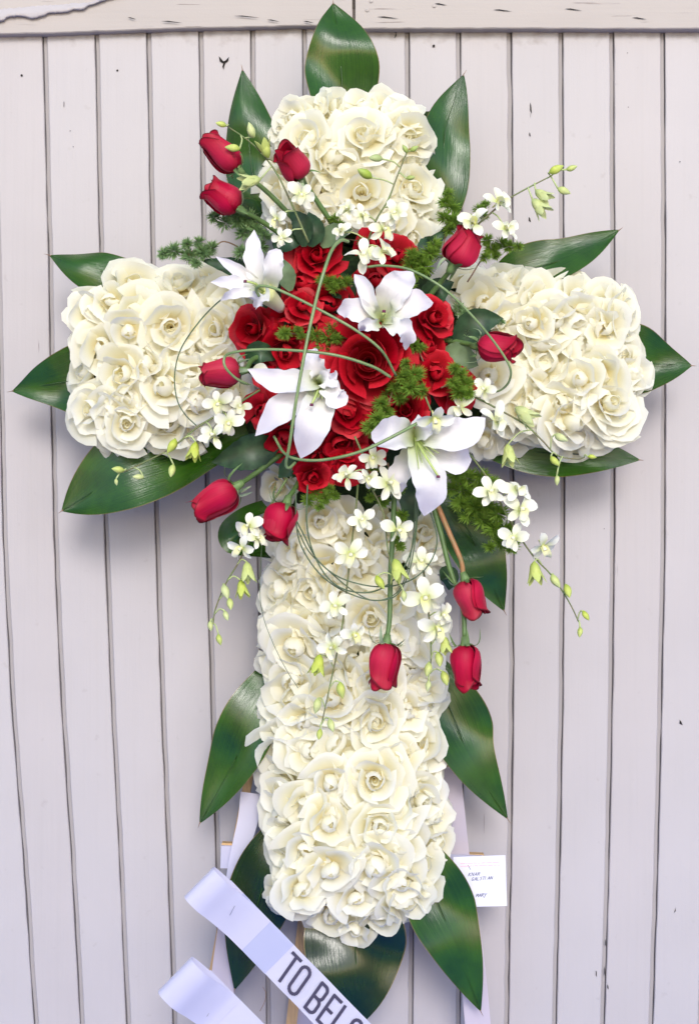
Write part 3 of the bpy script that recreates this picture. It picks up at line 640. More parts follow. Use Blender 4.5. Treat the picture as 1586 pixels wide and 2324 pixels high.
FACE = {(823,302): (-.1, .1), (820,436): (0, 0), (853,1640): (.12, -.2), (850,1772): (0, 0), (863,1877): (.05, -.1), (388,742): (.1, -.1), (1430,713): (.5, 0), (853,1972): (0, -.35), (750,1980): (0, -.35), (1203,734): (-.5, 0), (405,636): (0, .15), (750,1780): (0, -.35)}
for arm, lst in ROSES.items():
    rows = sorted(lst, key=lambda q: q[1]); per = 4 if arm in ('upper', 'lower') else 5
    grp = [rows[i:i+per] for i in range(0, len(rows), per)]
    for ri, row in enumerate(grp):
        row.sort(key=lambda q: q[0])
        for ci, (x, y, r, k) in enumerate(row):
            tx, ty = tiltfor(arm, x, y); x0_ = x
            rr = random.Random(int(x*7+y*13)); x -= 9*tx
            fx, fz = FACE.get((x0_, y), (rr.gauss(0, .22), rr.gauss(-.05, .22)))
            axis = V3(tx*1.05+fx, -1, ty*1.05+fz).normalized()
            size = px(r, .33)*1.16
            edge = max(abs(tx), abs(ty))
            top = .365 - .07*edge + (0.012 if k in 'OB' else -0.006) + rr.uniform(-.006, .006)
            # the head's middle stays at x, y; the base lies back along the axis
            c = P(x, y, top); base = c - axis*size*0.62
            side = 'leftmost' if ci == 0 else 'rightmost' if ci == len(row)-1 else ORD[ci]+' from left'
            n_last = len(grp)-1
            rw = 'top row' if ri == 0 else 'bottom row' if ri == n_last else ORD[ri]+' row down'
            place_rose(rr.choice(CREAM[k]), 'cream_rose', base, axis, size, '%s, %s in the %s of the %s arm' % (LOOK[k], side, rw, arm), 'rose', 'cream roses covering the %s arm of the cross' % arm, rr, squash=0.95)

REDR = [ # x,y,r,kind,d,face, label
 (718,576,50,'O',.44,(-.15,.25),'ruffled red rose at the top left of the red cluster, under the dark leaves'),
 (684,641,42,'B',.43,(-.2,.3),'rounded red rose below the ruffled top left one, seen from its side'),
 (686,692,37,'B',.455,(0,.1),'dark half closed red rose where two grass blades nearly cross'),
 (745,690,46,'S',.43,(.3,0),'loose red rose right of the crossing grass blades'),
 (570,747,50,'O',.42,(-.5,0),'broad red rose at the far left of the cluster'),
 (655,735,44,'S',.43,(-.1,-.1),'red rose under the small fern tuft in the left of the cluster'),
 (648,800,44,'C',.44,(-.1,-.3),'red rose crossed by the horizontal grass blade above the white lily'),
 (836,820,80,'G',.50,(0,0),'largest fully open red rose in the middle, with a spiral heart'),
 (790,938,48,'O',.475,(0,-.1),'open red rose below the largest one, right of the centre lily'),
 (990,718,48,'O',.45,(.3,.25),'red rose right of the upper white lily'),
 (975,786,44,'B',.44,(.2,.1),'smooth rounded red rose right of the largest one'),
 (990,846,42,'B',.45,(.2,-.1),'small dark red rose between two fern clumps on the right'),
 (903,578,42,'B',.42,(.2,.4),'red rose behind the bright fern clump at the top'),
 (852,548,34,'S',.41,(0,.4),'red rose peeping between the orchid blossoms at the top'),
 (853,634,46,'S',.42,(0,.2),'red rose hidden behind the upper white lily'),
 (920,930,48,'O',.44,(.1,-.2),'red rose above the lower right lily'),
 (880,890,44,'S',.43,(.1,-.1),'red rose hidden under the fern below the largest rose'),
 (1040,890,38,'S',.42,(.4,-.2),'red rose on the right rim beside the orchid stem'),
 (592,930,38,'S',.42,(-.4,0),'red rose on the left rim behind the lily petals'),
 (645,995,44,'S',.43,(-.2,-.3),'dark red rose under the left lily and behind the grass arc'),
 (775,1005,46,'C',.44,(.1,-.3),'red rose under the tip of the centre lily'),
 (712,1085,42,'O',.45,(0,-.3),'red rose at the bottom point of the cluster, heart turned down'),
 (785,1062,40,'S',.43,(.2,-.4),'red rose behind the small white orchid at the cluster bottom'),
 (830,1020,40,'S',.42,(.3,-.3),'red rose left of the lower right lily'),
 (835,905,40,'C',.44,(.1,-.2),'red rose tucked directly below the largest one'),
 (760,860,42,'S',.43,(-.1,0),'red rose between the centre lily and the largest rose'),
 (745,790,50,'S',.45,(-.2,.1),'red rose with a pointed petal left of the largest one'),
 (935,830,40,'S',.42,(.1,0),'red rose behind the fern right of the largest one'),
 (720,1040,38,'C',.43,(-.1,-.2),'red rose crossed by the lower grass arc'),
 (620,840,36,'S',.41,(-.2,0),'red rose half hidden above the left lily')]
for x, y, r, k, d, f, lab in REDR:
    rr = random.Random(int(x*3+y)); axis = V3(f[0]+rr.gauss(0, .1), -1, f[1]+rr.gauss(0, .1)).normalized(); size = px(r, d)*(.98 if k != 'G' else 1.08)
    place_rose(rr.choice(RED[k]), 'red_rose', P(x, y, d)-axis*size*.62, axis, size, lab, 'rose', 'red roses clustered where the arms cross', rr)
# dark green mound of foam and foliage under the red cluster
V, F, U = [], [], []; n = 40; rk = random.Random(9)
for i in range(9):
    for j in range(n):
        a_ = 2*pi*j/n; rad = i/8; V.append(P(805+245*rad*cos(a_)*(1+rk.uniform(-.03, .03)), 815+265*rad*sin(a_)*(1+rk.uniform(-.03, .03)), .375-.10*rad**2.2+rk.uniform(-.004, .004))); U.append((j/n, rad))
for i in range(8):
    for j in range(n): F.append((i*n+j, i*n+(j+1) % n, (i+1)*n+(j+1) % n, (i+1)*n+j))
single('foliage_mound', (V, F, U), M['foam'], P(805, 815, .3), 'dark green mound seen in the gaps between the red roses', 'floral foam')

# ------------------------------------------------------------------ red rosebuds on stems
def rosebud(base, tip, wid, stem, label, d, open_=0.3, face=0.25, stem_mat='stem', seed=1, sep=None, dl=0.0, stem_d=None):
    rr = random.Random(seed); b = P(*base, d); t = P(*tip, d+dl)+V3(0, -face*px(40, d), 0); L = (t-b).length*1.08; W = px(wid, d)*.49
    ax = (t-b).normalized(); q = axisq(ax, rr.uniform(0, 6.28))
    root = empty('red_rosebud', b, label, 'rosebud', 'red rosebuds standing out on stems')
    def mk(g): return ([q @ v + b for v in g[0]], g[1], g[2])
    sc = lambda g: ([V3(v.x*W, v.y*W, v.z*L) for v in g[0]], g[1], g[2])
    part('heart', mk(sc(heart_geo(.42, .97, 2.4, rr, lip=.04))), M['bud_red'], root)
    for n_, prof, ha in ((3, [(.1, 0), (1.2, .06), (1.0, .55), (.55, .95), (.62, 1.02)], 80), (3, [(.1, 0), (1.42, .05), (1.16, .52), (.34+open_*.2, .84), (.70+open_*.6, 1.0)], 76)):
        a0 = rr.uniform(0, 6.28)
        for i in range(n_):
            pf = [(x*rr.uniform(.97, 1.03), y*rr.uniform(.94, 1.03)) for x, y in prof]
            part('petal', mk(sc(petal_geo(pf, radians(ha), a0+2*pi*i/n_, rr=rr, rnd=.2, spiral=.2, side=.05, wav=.06, point=open_*.3, nu=12, nv=10))), M['bud_red'], root)
    # calyx and sepals
    g = tube([b-ax*W*.55, b-ax*W*.1, b+ax*W*.12], W*.22, W*.42, n=4, k=8); part('calyx', g, M['sepal'], root)
    for i in range(5):
        a_ = 2*pi*i/5+rr.uniform(-.3, .3); s = q @ V3(cos(a_), sin(a_), 0); l = W*rr.uniform(1.5, 2.3)
        back = rr.uniform(-.9, .5) if sep is None else sep
        pts = [b+s*W*.3, b+s*W*.75+ax*W*.12, b+s*(W*1.1)+ax*l*.3*(back+.3), b+s*W*(1.15+rr.uniform(0, .5))+ax*l*back*.8]
        part('sepal', strap(pts, W*.26, facing=s, n=7, nu=2, prof=lambda t: (1-t)**.7*(.5+t*.7), cup=.3), M['sepal_pale'] if i % 2 else M['sepal'], root)
    if stem:
        sdp = stem_d if stem_d is not None else d-.05
        pts = [b-ax*W*.4]+[P(*p, d+(sdp-d)*(i+1)/len(stem)) for i, p in enumerate(stem)]
        part('stem', tube(pts, px(5.5, d), px(6.5, d), k=8), M[stem_mat], root)
    return root
rosebud((541,384),(474,320),62,[(600,430),(655,485),(700,540)],'red rosebud at the upper left, the higher of the outer pair',.47,.35,seed=1)
rosebud((543,474),(476,430),68,[(590,500),(650,540)],'red rosebud at the upper left, directly below the highest one',.46,.4,seed=2)
rosebud((682,403),(648,357),64,[(705,435),(755,510)],'dark hearted red rosebud on a slanting stem in front of the top cream roses',.46,.6,1.2,seed=3)
rosebud((1028,602),(1066,532),76,[(1000,640),(960,690)],'red rosebud at the upper right against the white orchids',.47,.25,seed=4)
rosebud((1085,786),(1162,793),66,[(1060,780),(1000,770)],'red rosebud on the right in front of a dark rose leaf, pointing right',.46,.55,.8,seed=5)
rosebud((546,842),(466,852),66,[(575,815),(620,800)],'red rosebud on the left pointing towards the left arm',.47,.2,.3,seed=6)
rosebud((535,1105),(450,1160),74,[(575,1078),(640,1030)],'red rosebud at the lower left with sepals curled back',.46,.35,.1,seed=7)
rosebud((650,1143),(626,1220),70,[(672,1105),(690,1070)],'red rosebud nodding in front of the top left of the lower arm',.46,.5,.3,seed=8)
rosebud((1055,1315),(1082,1392),66,[(1045,1270),(1015,1200),(990,1140)],'red rosebud hanging on a reddish brown stem at the right',.45,.35,.1,'stem_brown',seed=9)
rosebud((877,1458),(866,1552),68,[(884,1400),(886,1300),(892,1200),(895,1100)],'red rosebud hanging in front of the lower arm on a thick straight stem',.47,.5,.2,seed=10)
rosebud((1055,1462),(1064,1556),66,[(1050,1380),(1020,1290),(1000,1210),(980,1140)],'lowest red rosebud, hanging free to the right of the lower arm',.45,.3,.1,seed=11)

# ------------------------------------------------------------------ lilies
def lily(c, petals, pist, label, d, seed=0, stam=True):
    cc = P(*c, d); root = empty('white_lily', cc, label, 'lily', 'white lilies among the red roses')
    lp = lambda t: (0.30+0.70*sin(min(1, t/.58)*pi/2)) if t < .58 else max(0, 1-((t-.58)/.42)**1.9)
    for i, (pts, w, cup, ru) in enumerate(petals):
        q = [P(x, y, d+dz-(.022 if k_ == len(pts)-1 else 0)) for k_, (x, y, dz) in enumerate(pts)]
        o = part('petal', strap([cc+V3(0, .012, 0)]+q, px(w*(.85 if seed == 1 else 1.06), d), (FRONT+V3(R.uniform(-.3, .3), 0, R.uniform(-.1, .35))).normalized(), 26, 10, lp, cup, ru*1.6, rf=4.2, wave=.05, seed=seed*10+i), M['lily'], root)
    if pist:
        q = [cc+V3(0, .005, 0)]+[P(x, y, d+dz) for x, y, dz in pist]
        part('pistil', tube(q, px(3.2, d), px(2.6, d)), M['pistil'], root)
        e = q[-1]; g = tube([e-V3(0, .0, px(3)), e, e+V3(0, 0, px(2))], px(4), px(3.4), n=3, k=7); part('stigma', g, M['stigma'], root)
        dirv = (q[-1]-cc)
        rr = random.Random(seed)
        for i in range(5):
            a_ = rr.uniform(-.5, .5); dv = Matrix.Rotation(a_, 3, 'Y') @ dirv; 
            part('stamen', tube([cc, cc+dv*.35+V3(0, -.006, 0), cc+dv*rr.uniform(.55, .75)+V3(0, -.012, 0)], px(1.6), px(.8), n=5, k=4), M['pistil'], root)
    return root
lily((607,668), [([(590,640,.02),(577,580,.03),(577,521,.035)],27,.5,.12), ([(618,630,.03),(622,590,.045),(637,566,.05)],26,.45,.12), ([(575,640,.02),(535,612,.03),(490,582,.03)],17,.6,.06),
  ([(570,652,.035),(525,642,.04),(478,640,.035)],20,.4,.1), ([(575,665,.045),(530,668,.055),(500,682,.04)],14,.5,.1), ([(600,668,.05),(585,680,.055),(576,696,.045)],22,.4,.25)], [(580,645,.05),(557,638,.055)], 'white lily at the upper left of the cluster, opening to the left', .485, 1)
# its pale green yellow throat
lil1 = [o for o in bpy.data.objects if o.name.startswith('white_lily')][0]
part('throat', tube([P(598,664,.50), P(620,682,.47), P(638,700,.44)], px(24,.47), px(12,.47), n=6, k=12), M['lip'], lil1)
lily((866,728), [([(842,700,.025),(826,655,.03),(804,622,.03)],17,.8,.05), ([(880,690,.015),(905,650,.03),(937,617,.03)],34,.5,.08), ([(900,712,.03),(940,688,.035),(983,687,.03)],31,.4,.06),
  ([(890,740,.04),(922,752,.05),(920,795,.035)],19,.5,.3), ([(850,738,.045),(828,738,.05),(816,752,.045)],13,.6,.2), ([(840,722,.02),(800,702,.03),(764,706,.025)],25,.4,.1)], [(868,716,.045),(871,706,.05)], 'white lily in the upper middle, just above the largest red rose', .50, 2)
lily((726,872), [([(728,850,.02),(710,820,.03),(714,790,.03)],22,.5,.25), ([(700,868,.03),(630,868,.045),(562,838,.04)],27,.5,.08), ([(700,890,.02),(640,930,.035),(579,990,.03)],33,.35,.07),
  ([(725,910,.03),(705,975,.045),(682,1041,.03)],37,.35,.05), ([(745,878,.035),(765,905,.045),(785,889,.035)],22,.4,.22), ([(735,862,.04),(750,862,.045),(757,845,.035)],17,.5,.35)], [(718,895,.05),(707,918,.06)], 'white lily in the centre left, crossed by the upright grass blade', .52, 3)
lily((941,993), [([(915,985,.03),(880,985,.045),(842,982,.035)],35,.4,.06), ([(985,985,.02),(1050,985,.035),(1101,948,.035)],37,.35,.05), ([(985,1015,.0),(1035,1040,.01),(1070,1043,.01)],36,.35,.1),
  ([(955,1050,.03),(975,1110,.04),(962,1172,.025)],36,.4,.06), ([(925,1040,-.02),(905,1085,-.01),(905,1120,-.01)],24,.5,.12), ([(955,978,.02),(962,965,.03),(975,952,.03)],24,.4,.1)], [(965,1035,.045),(994,1081,.05)], 'white lily at the lower right, the largest, its long style hanging down', .50, 4)

# ------------------------------------------------------------------ orchids
def opetal(ang, ln, wd, lift, seed, rr):
    ln *= 1.12; wd *= .92
    d0 = V3(cos(ang), sin(ang), 0)
    pts = [d0*.08, d0*ln*.5+V3(0, 0, lift*.6), d0*ln+V3(0, 0, lift*rr.uniform(-.3, 1.0))]
    return strap(pts, wd, V3(0, 0, 1), 8, 4, lambda t: (.25+.75*sin(min(1, t/.6)*pi/2)) if t < .6 else max(0, cos((t-.6)/.4*pi/2))**.5, cup=rr.uniform(.15, .4), seed=seed, wave=.05)
OPROTO = []
for s_ in range(4):
    rr = random.Random(50+s_); ps = []
    for ang, ln, wd, lf in ((90, 1.0, .30, .12), (90+72, 1.0, .40, .2), (90-72, 1.0, .40, .2), (90+140, .95, .27, .1), (90-140, .95, .27, .1)):
        g = opetal(radians(ang+rr.uniform(-7, 7)), ln*rr.uniform(.92, 1.05), wd, lf, s_, rr); ps.append(mesh('petal', g[0], g[1], M['orchid'], g[2]))
    g1 = strap([V3(0, 0, -.05), V3(0, -.12, .28), V3(0, -.42, .42), V3(0, -.66, .3)], .26, V3(0, 0, 1), 8, 4, lambda t: .45+.55*sin(pi*t)**.7, cup=1.0, ruffle=.15)
    g2 = tube([V3(0, 0, -.1), V3(0, .05, .15), V3(0, -.02, .34)], .1, .13, n=5, k=7)
    g3 = tube([V3(0, .1, -.5), V3(0, .03, -.2), V3(0, 0, 0)], .04, .10, n=4, k=6)
    g = join(g1, g2, g3); OPROTO.append((mesh('blossom', g[0], g[1], M['lip'], g[2]), ps))
def bud_mesh(half):
    V, F, U = [], [], []; n, k = 8, 8
    for i in range(n+1):
        t = i/n; r = .30*sin(pi*min(1, t*1.02+.02))**.65*(1-.25*t) + .0
        for j in range(k):
            a_ = 2*pi*j/k; rr_ = r*(1+.08*cos(3*a_))
            V.append(V3(rr_*cos(a_)+.18*t*t, rr_*sin(a_), t)); U.append((j/k, t))
    for i in range(n):
        for j in range(k): F.append((i*k+j, i*k+(j+1) % k, (i+1)*k+(j+1) % k, (i+1)*k+j))
    g = (V, F, U)
    if half:
        ex_ = [g]
        for a_ in range(5):
            an = 2*pi*a_/5; dv = V3(cos(an), sin(an), 0)
            ex_.append(strap([dv*.12+V3(0, 0, .1), dv*.3+V3(0, 0, .55), dv*.5+V3(0, 0, 1.08)], .22, dv, 6, 2, cup=-.4, prof=lambda t: sin(pi*min(1, t*.9+.08))**.7))
        g = join(*ex_)
    return g
BUDM = {}
for key, half, m in (('bud', False, 'obud'), ('half', True, 'obud'), ('green', False, 'obud_green')):
    g = bud_mesh(half); BUDM[key] = mesh('bud', g[0], g[1], M[m], g[2])
def nearest(pl, x, y):
    best = None
    for (x0, y0), (x1, y1) in zip(pl, pl[1:]):
        dx, dy = x1-x0, y1-y0; t = max(0, min(1, ((x-x0)*dx+(y-y0)*dy)/(dx*dx+dy*dy+1e-9)))
        qx, qy = x0+dx*t, y0+dy*t; ds = (qx-x)**2+(qy-y)**2
        if best is None or ds < best[0]: best = (ds, qx, qy)
    return best[1], best[2]
def spray(label, stem, d, blossoms, buds, seed=0, dr=0.0, wd=2.6):
    """blossoms: (x, y, r, face x, face z); buds: (x, y, length, pointing angle deg, kind)"""
    rr = random.Random(seed); base = P(*stem[0], d)
    root = empty('orchid_spray', base, label, 'orchid', 'white orchid sprays with lime buds')
    part('stem', tube([P(*p, d+dr*i/(len(stem)-1)) for i, p in enumerate(stem)], px(wd, d), px(wd*.55, d), k=6), M['stem_thin'], root)
    for (x, y, r, fx, fz) in blossoms:
        me, ps = rr.choice(OPROTO); loc = P(x, y, d+.012+rr.uniform(0, .01))
        b = link('blossom', me, root); b.location = loc-base; b.rotation_mode = 'QUATERNION'
        ax = V3(fx+rr.gauss(0, .42), -1, fz+rr.gauss(0, .42)).normalized()
        # keep the dorsal petal roughly upward, plus a small roll
        z = ax; xx = V3(0, 0, 1).cross(z)*-1
        xx = z.cross(V3(0, 0, 1)) * -1
        if xx.length < .05: xx = V3(1, 0, 0)
        xx.normalize(); yy = z.cross(xx); mt = Matrix((xx, yy, z)).transposed()
        b.rotation_quaternion = mt.to_quaternion() @ Quaternion((0, 0, 1), rr.uniform(-.5, .5)); s = px(r, d)*rr.uniform(1.0, 1.25); b.scale = (s, s*rr.uniform(.85, 1.0), s)
        for pm in ps:
            c = link('petal', pm, b); c.rotation_euler = (rr.gauss(0, .22), rr.gauss(0, .22), rr.gauss(0, .12)); q_ = rr.uniform(.85, 1.1); c.scale = (q_, q_, 1)
        sx, sy = nearest(stem, x, y); S0 = P(sx, sy, d)
        if (S0-loc).length > .012:
            g = tube([S0, (S0+loc)/2+V3(0, .0, .006), loc+V3(0, .01, 0)], px(1.7), px(1.5), n=5, k=5); c = part('pedicel', g, M['pedicel'], root)
    for (x, y, l, ang, kind) in buds:
        loc = P(x, y, d+.012); s = px(l, d); a_ = radians(ang); dv = V3(cos(a_), -.25, sin(a_)).normalized()
        b = link('bud', BUDM[kind], root); b.location = loc-dv*s*.5-base; b.rotation_mode = 'QUATERNION'; b.rotation_quaternion = axisq(dv, rr.uniform(0, 6.28)); b.scale = (s, s, s)
        sx, sy = nearest(stem, x, y); S0 = P(sx, sy, d); e = loc-dv*s*.48
        g = tube([S0, (S0+e)/2-dv*s*.12+V3(0, 0, .004), e], px(1.5), px(1.9), n=5, k=5)
        part('pedicel', g, M['pedicel'], root)
    return root
spray('orchid spray at the upper left, its buds crossing the highest red rosebud', [(700,550),(665,470),(632,400),(600,355),(565,320),(517,287)], .50,
 [(682,444,30,.2,.1),(628,497,22,-.5,-.2),(640,540,24,-.5,-.4)], [(502,281,26,160,'bud'),(568,296,36,120,'bud'),(528,335,34,172,'bud'),(602,338,42,110,'half'),(570,411,46,195,'half')], 1)
spray('orchid spray rising in front of the top arm, green buds above white blossoms', [(830,560),(853,500),(880,455),(900,403),(920,353)], .485,
 [(827,580,36,0,0),(868,572,30,.7,.2),(897,487,30,.3,.2),(790,477,26,-.5,.2),(820,490,28,0,.5),(870,520,32,.1,-.3),(775,525,24,-.8,-.2)], [(940,337,22,30,'green'),(920,337,22,110,'green'),(852,358,34,172,'green'),(827,393,40,150,'green'),(932,403,22,10,'green')], 2)
spray('orchid spray reaching out at the upper right above the leaf tip', [(1050,540),(1100,495),(1148,455),(1200,425),(1249,400)], .46,
 [(1130,460,34,.2,.2),(1078,508,40,-.3,.6),(1148,521,34,.6,.1)], [(1297,383,26,5,'bud'),(1262,384,36,25,'bud'),(1279,433,32,-25,'bud'),(1230,443,40,-40,'half'),(1222,468,46,-50,'half')], 3)
spray('orchid spray trailing across the lower part of the right arm', [(1050,895),(1085,905),(1123,925),(1190,963),(1230,1000),(1263,1033),(1307,1042),(1325,1038)], .45,
 [(1098,885,32,-.3,.7),(1123,955,34,.3,.1),(1045,925,30,-.6,.3)], [(1190,940,52,-40,'half'),(1272,995,34,-40,'bud'),(1257,1048,30,-60,'bud'),(1265,1090,24,-80,'bud'),(1154,1030,46,-85,'half'),(1343,1036,20,0,'bud')], 4)
spray('orchid spray trailing down to the left over the lowest leaf of the left arm', [(590,885),(520,928),(455,965),(405,1005),(374,1026),(324,1051),(283,1071)], .46,
 [(496,915,30,-.4,.5),(486,990,36,-.5,.1),(520,960,28,.2,-.4),(545,925,26,.5,.2)], [(392,1013,38,-110,'bud'),(390,1069,32,-105,'bud'),(314,1082,26,170,'bud'),(268,1066,30,175,'bud'),(441,1022,40,-100,'half'),(264,1094,16,-90,'bud')], 5)
single('loose_blossom', strap([P(575,855,.47), P(592,840,.48), P(608,836,.48)], px(14), FRONT, 8, 4, cup=.4), M['orchid'], P(590, 842, .47), 'single small white orchid petal above the left lily', 'orchid petal')
spray('orchid spray hanging at the left of the lower arm, with seven lime buds', [(652,1085),(612,1150),(578,1203),(543,1274),(513,1324),(490,1380),(484,1415)], .45,
 [(566,1195,30,-.5,.2),(549,1244,26,-.4,-.5),(584,1222,24,.5,-.3)], [(562,1297,44,-85,'half'),(549,1335,38,-80,'half'),(510,1344,36,-85,'bud'),(523,1371,30,-75,'bud'),(513,1398,26,-75,'bud'),(477,1421,24,-95,'bud'),(497,1452,26,-85,'bud')], 6)
spray('orchid spray running down the middle of the lower arm', [(812,1100),(808,1150),(800,1217),(787,1333),(777,1417),(763,1490),(750,1550),(730,1643)], .445,
 [(822,1180,32,.1,.1),(795,1258,36,.2,.1),(763,1377,32,-.1,.2),(803,1440,30,.4,-.4),(757,1470,32,-.3,-.5)], [(722,1507,44,-100,'half'),(773,1567,38,-88,'bud'),(720,1602,36,-95,'bud'),(725,1667,26,-100,'bud'),(751,1647,32,-80,'bud')], 7)
spray('orchid spray dropping from the red cluster beside the lower right lily', [(805,990),(827,1043),(844,1107),(860,1140),(872,1175),(883,1267),(905,1330)], .485,
 [(788,1081,34,-.2,.3),(880,1098,34,.2,.4),(846,1040,28,.2,-.3),(900,1203,36,.3,-.4),(838,1085,22,-.2,-.3)], [(902,1292,50,-75,'half'),(860,1323,36,-70,'bud'),(917,1353,26,-80,'bud')], 8)
spray('orchid spray arching down to the far right below the right arm', [(1063,1028),(1106,1086),(1156,1181),(1207,1259),(1251,1306),(1291,1367),(1312,1411)], .45,
 [(1114,1117,36,0,0),(1172,1112,36,.5,.5),(1180,1158,36,.3,.1),(1166,1222,34,-.3,-.2),(1231,1240,34,.5,-.4)], [(1214,1298,48,-85,'half'),(1258,1320,36,-70,'bud'),(1288,1342,34,-75,'bud'),(1327,1398,26,-70,'bud'),(1317,1435,24,-85,'bud')], 9)
spray('orchid spray hanging on the right half of the lower arm', [(955,1260),(963,1313),(973,1400),(978,1483),(974,1530)], .435,
 [(967,1357,40,.1,.1),(957,1277,34,0,.2),(990,1425,34,.3,-.5),(1003,1395,26,.6,-.2)], [(1010,1463,38,-85,'half'),(997,1497,36,-75,'bud'),(973,1520,34,-90,'bud'),(1010,1540,36,-70,'bud'),(973,1557,26,-88,'bud')], 10)
spray('single orchid blossom head lying over the lower right lily', [(965,900),(975,925),(985,945)], .535, [(985,950,36,-.1,-.6)], [], 11)

# ------------------------------------------------------------------ broad leaves behind the cross
def lprof(wide=.5, pw=.75, base=.35):
    def f(t):
        if t < wide: return base+(1-base)*sin(t/wide*pi/2)
        s = (t-wide)/(1-wide); return max(0.0, 1-s**(1.2+1.2*(1-pw)))
    return f
def leaf(pts, w, d0, d1, label, mat='leaf', wide=.5, pw=.75, cup=.25, face=(0, -1, 0), seed=0, wave=.15, base=.4, tipd=None):
    q = []
    for i, (x, y) in enumerate(pts):
        t = i/(len(pts)-1); q.append(P(x, y, d0+(d1-d0)*t + .02*sin(pi*t)))
    root = empty('broad_leaf', q[0], label, 'leaf', 'broad green leaves fanned out behind the cross')
    F_ = Vector(face).normalized()
    part('blade', strap(q, px(w, d0), F_, 34, 14, lprof(wide, pw, base), cup, wave=wave, seed=seed), M[mat], root)
    e = q[-1]; dv = (q[-1]-q[-2]).normalized()
    part('leaf_tip', tube([e-dv*px(5), e, e+dv*px(10)+V3(R.uniform(-.003, .003), 0, 0)], px(1.6), px(.3), n=4, k=5), M['twig'], root)
    # midrib
    part('midrib', tube([p+F_*0.0006 for p in q[:-1]]+[q[-1]], px(1.6), px(.6), n=24, k=5), M['leaf'], root)
    return root
leaf([(778,330),(776,190),(768,80),(756,6)], 84, .25, .25, 'broad leaf pointing straight up at the top of the cross', wide=.42, pw=.85, cup=.25, face=(.1,-1,.25), seed=1)
leaf([(615,500),(575,400),(563,290),(550,156)], 72, .26, .26, 'broad leaf pointing up at the upper left behind the rosebuds', wide=.5, cup=-.35, face=(-.25,-1,.1), seed=2)
leaf([(985,540),(1000,430),(1012,290),(1052,168)], 62, .26, .26, 'broad leaf pointing up at the upper right of the top arm', wide=.55, cup=.3, face=(.25,-1,.2), seed=3)
leaf([(400,680),(300,632),(195,608),(112,579)], 52, .26, .26, 'broad leaf above the left arm, pointing left', wide=.55, pw=.8, cup=-.3, face=(-.1,-1,.3), seed=4)
leaf([(280,860),(190,862),(110,872),(27,888)], 86, .25, .24, 'broad leaf pointing straight left at the end of the left arm', wide=.35, pw=1.0, cup=.3, face=(-.1,-1,-.1), seed=5)
leaf([(560,975),(420,1022),(275,1080),(140,1160)], 96, .27, .27, 'long broad leaf under the left arm, pointing down left', wide=.6, pw=.4, cup=.3, face=(-.1,-1,.25), seed=6)
leaf([(1105,650),(1200,612),(1300,580),(1406,521)], 57, .26, .26, 'broad leaf above the right arm, pointing up right', wide=.5, pw=.75, cup=.3, face=(.1,-1,.4), seed=7)
leaf([(1330,820),(1420,822),(1495,826),(1570,830)], 82, .25, .24, 'broad leaf pointing straight right at the end of the right arm', wide=.4, pw=.9, cup=.35, face=(.15,-1,.15), seed=8)
leaf([(1090,1010),(1200,1025),(1330,1032),(1453,1044)], 55, .26, .26, 'broad dark leaf under the right arm, pointing right', wide=.5, pw=.7, cup=.2, face=(0,-1,.1), seed=9, mat='leaf')
leaf([(1000,1130),(1060,1200),(1100,1290),(1144,1388)], 66, .29, .28, 'broad leaf behind the hanging rosebuds right of the lower arm', wide=.45, pw=.7, cup=.25, face=(.1,-1,.1), seed=10)
leaf([(640,1490),(590,1600),(530,1730),(453,1870)], 68, .26, .26, 'dark broad leaf on the left side of the lower arm', wide=.55, pw=.65, cup=.25, face=(-.3,-1,.2), seed=11)
leaf([(970,1500),(1030,1630),(1070,1730),(1152,1860)], 76, .26, .26, 'broad folded leaf on the right side of the lower arm', wide=.45, pw=.75, cup=.35, face=(.3,-1,.25), seed=12, wave=.12)
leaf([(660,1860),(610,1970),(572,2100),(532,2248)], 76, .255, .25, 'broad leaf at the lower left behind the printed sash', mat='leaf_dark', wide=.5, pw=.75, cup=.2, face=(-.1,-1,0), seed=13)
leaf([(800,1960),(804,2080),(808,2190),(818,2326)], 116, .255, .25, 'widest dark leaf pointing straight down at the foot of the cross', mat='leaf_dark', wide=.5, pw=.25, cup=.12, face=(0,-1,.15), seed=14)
leaf([(925,1900),(986,2030),(1034,2150),(1091,2297)], 80, .275, .265, 'broad leaf at the lower right beneath the card', wide=.45, pw=.75, cup=.25, face=(.15,-1,.3), seed=15)
# rolled leaf at the left of the lower arm
single('rolled_leaf', strap([P(605,1150,.30), P(560,1170,.33), P(522,1205,.35), P(535,1240,.35), P(610,1255,.30)], px(24, .3), V3(-.3, -1, .5), 24, 8, lambda t: .75+.25*sin(pi*t), cup=.3, wave=.05, seed=4), M['leaf'], P(605, 1150, .3), 'green leaf folded back on itself left of the lower arm', 'leaf')
# rose leaves in the cluster
def rleaf(base, mid, tip, w, d, label, mat='rose_leaf', face=(0, -1, 0), seed=0):
    q = [P(*base, d), P(*mid, d+.012), P(*tip, d)]
    return single('rose_leaf', strap(q, px(w, d), Vector(face), 16, 8, lprof(.45, .8, .2), .3, ruffle=.10, rf=7, seed=seed, wave=.05), M[mat], q[0], label, 'leaf', 'dark rose leaves tucked into the red cluster')
rleaf((1030,790),(1080,735),(1142,722), 36, .42, 'dark serrated rose leaf behind the right hand rosebud', seed=1)
rleaf((1000,800),(1045,812),(1085,830), 34, .415, 'dull green rose leaf below the right hand rosebud stem', 'rose_leaf_pale', seed=2)
rleaf((640,1000),(560,1030),(480,1050), 40, .41, 'dark rose leaf pointing left between lily and lower left rosebud', seed=3)
rleaf((690,560),(685,510),(655,475), 24, .45, 'dark rose leaf left of the white orchid at the top', seed=4)
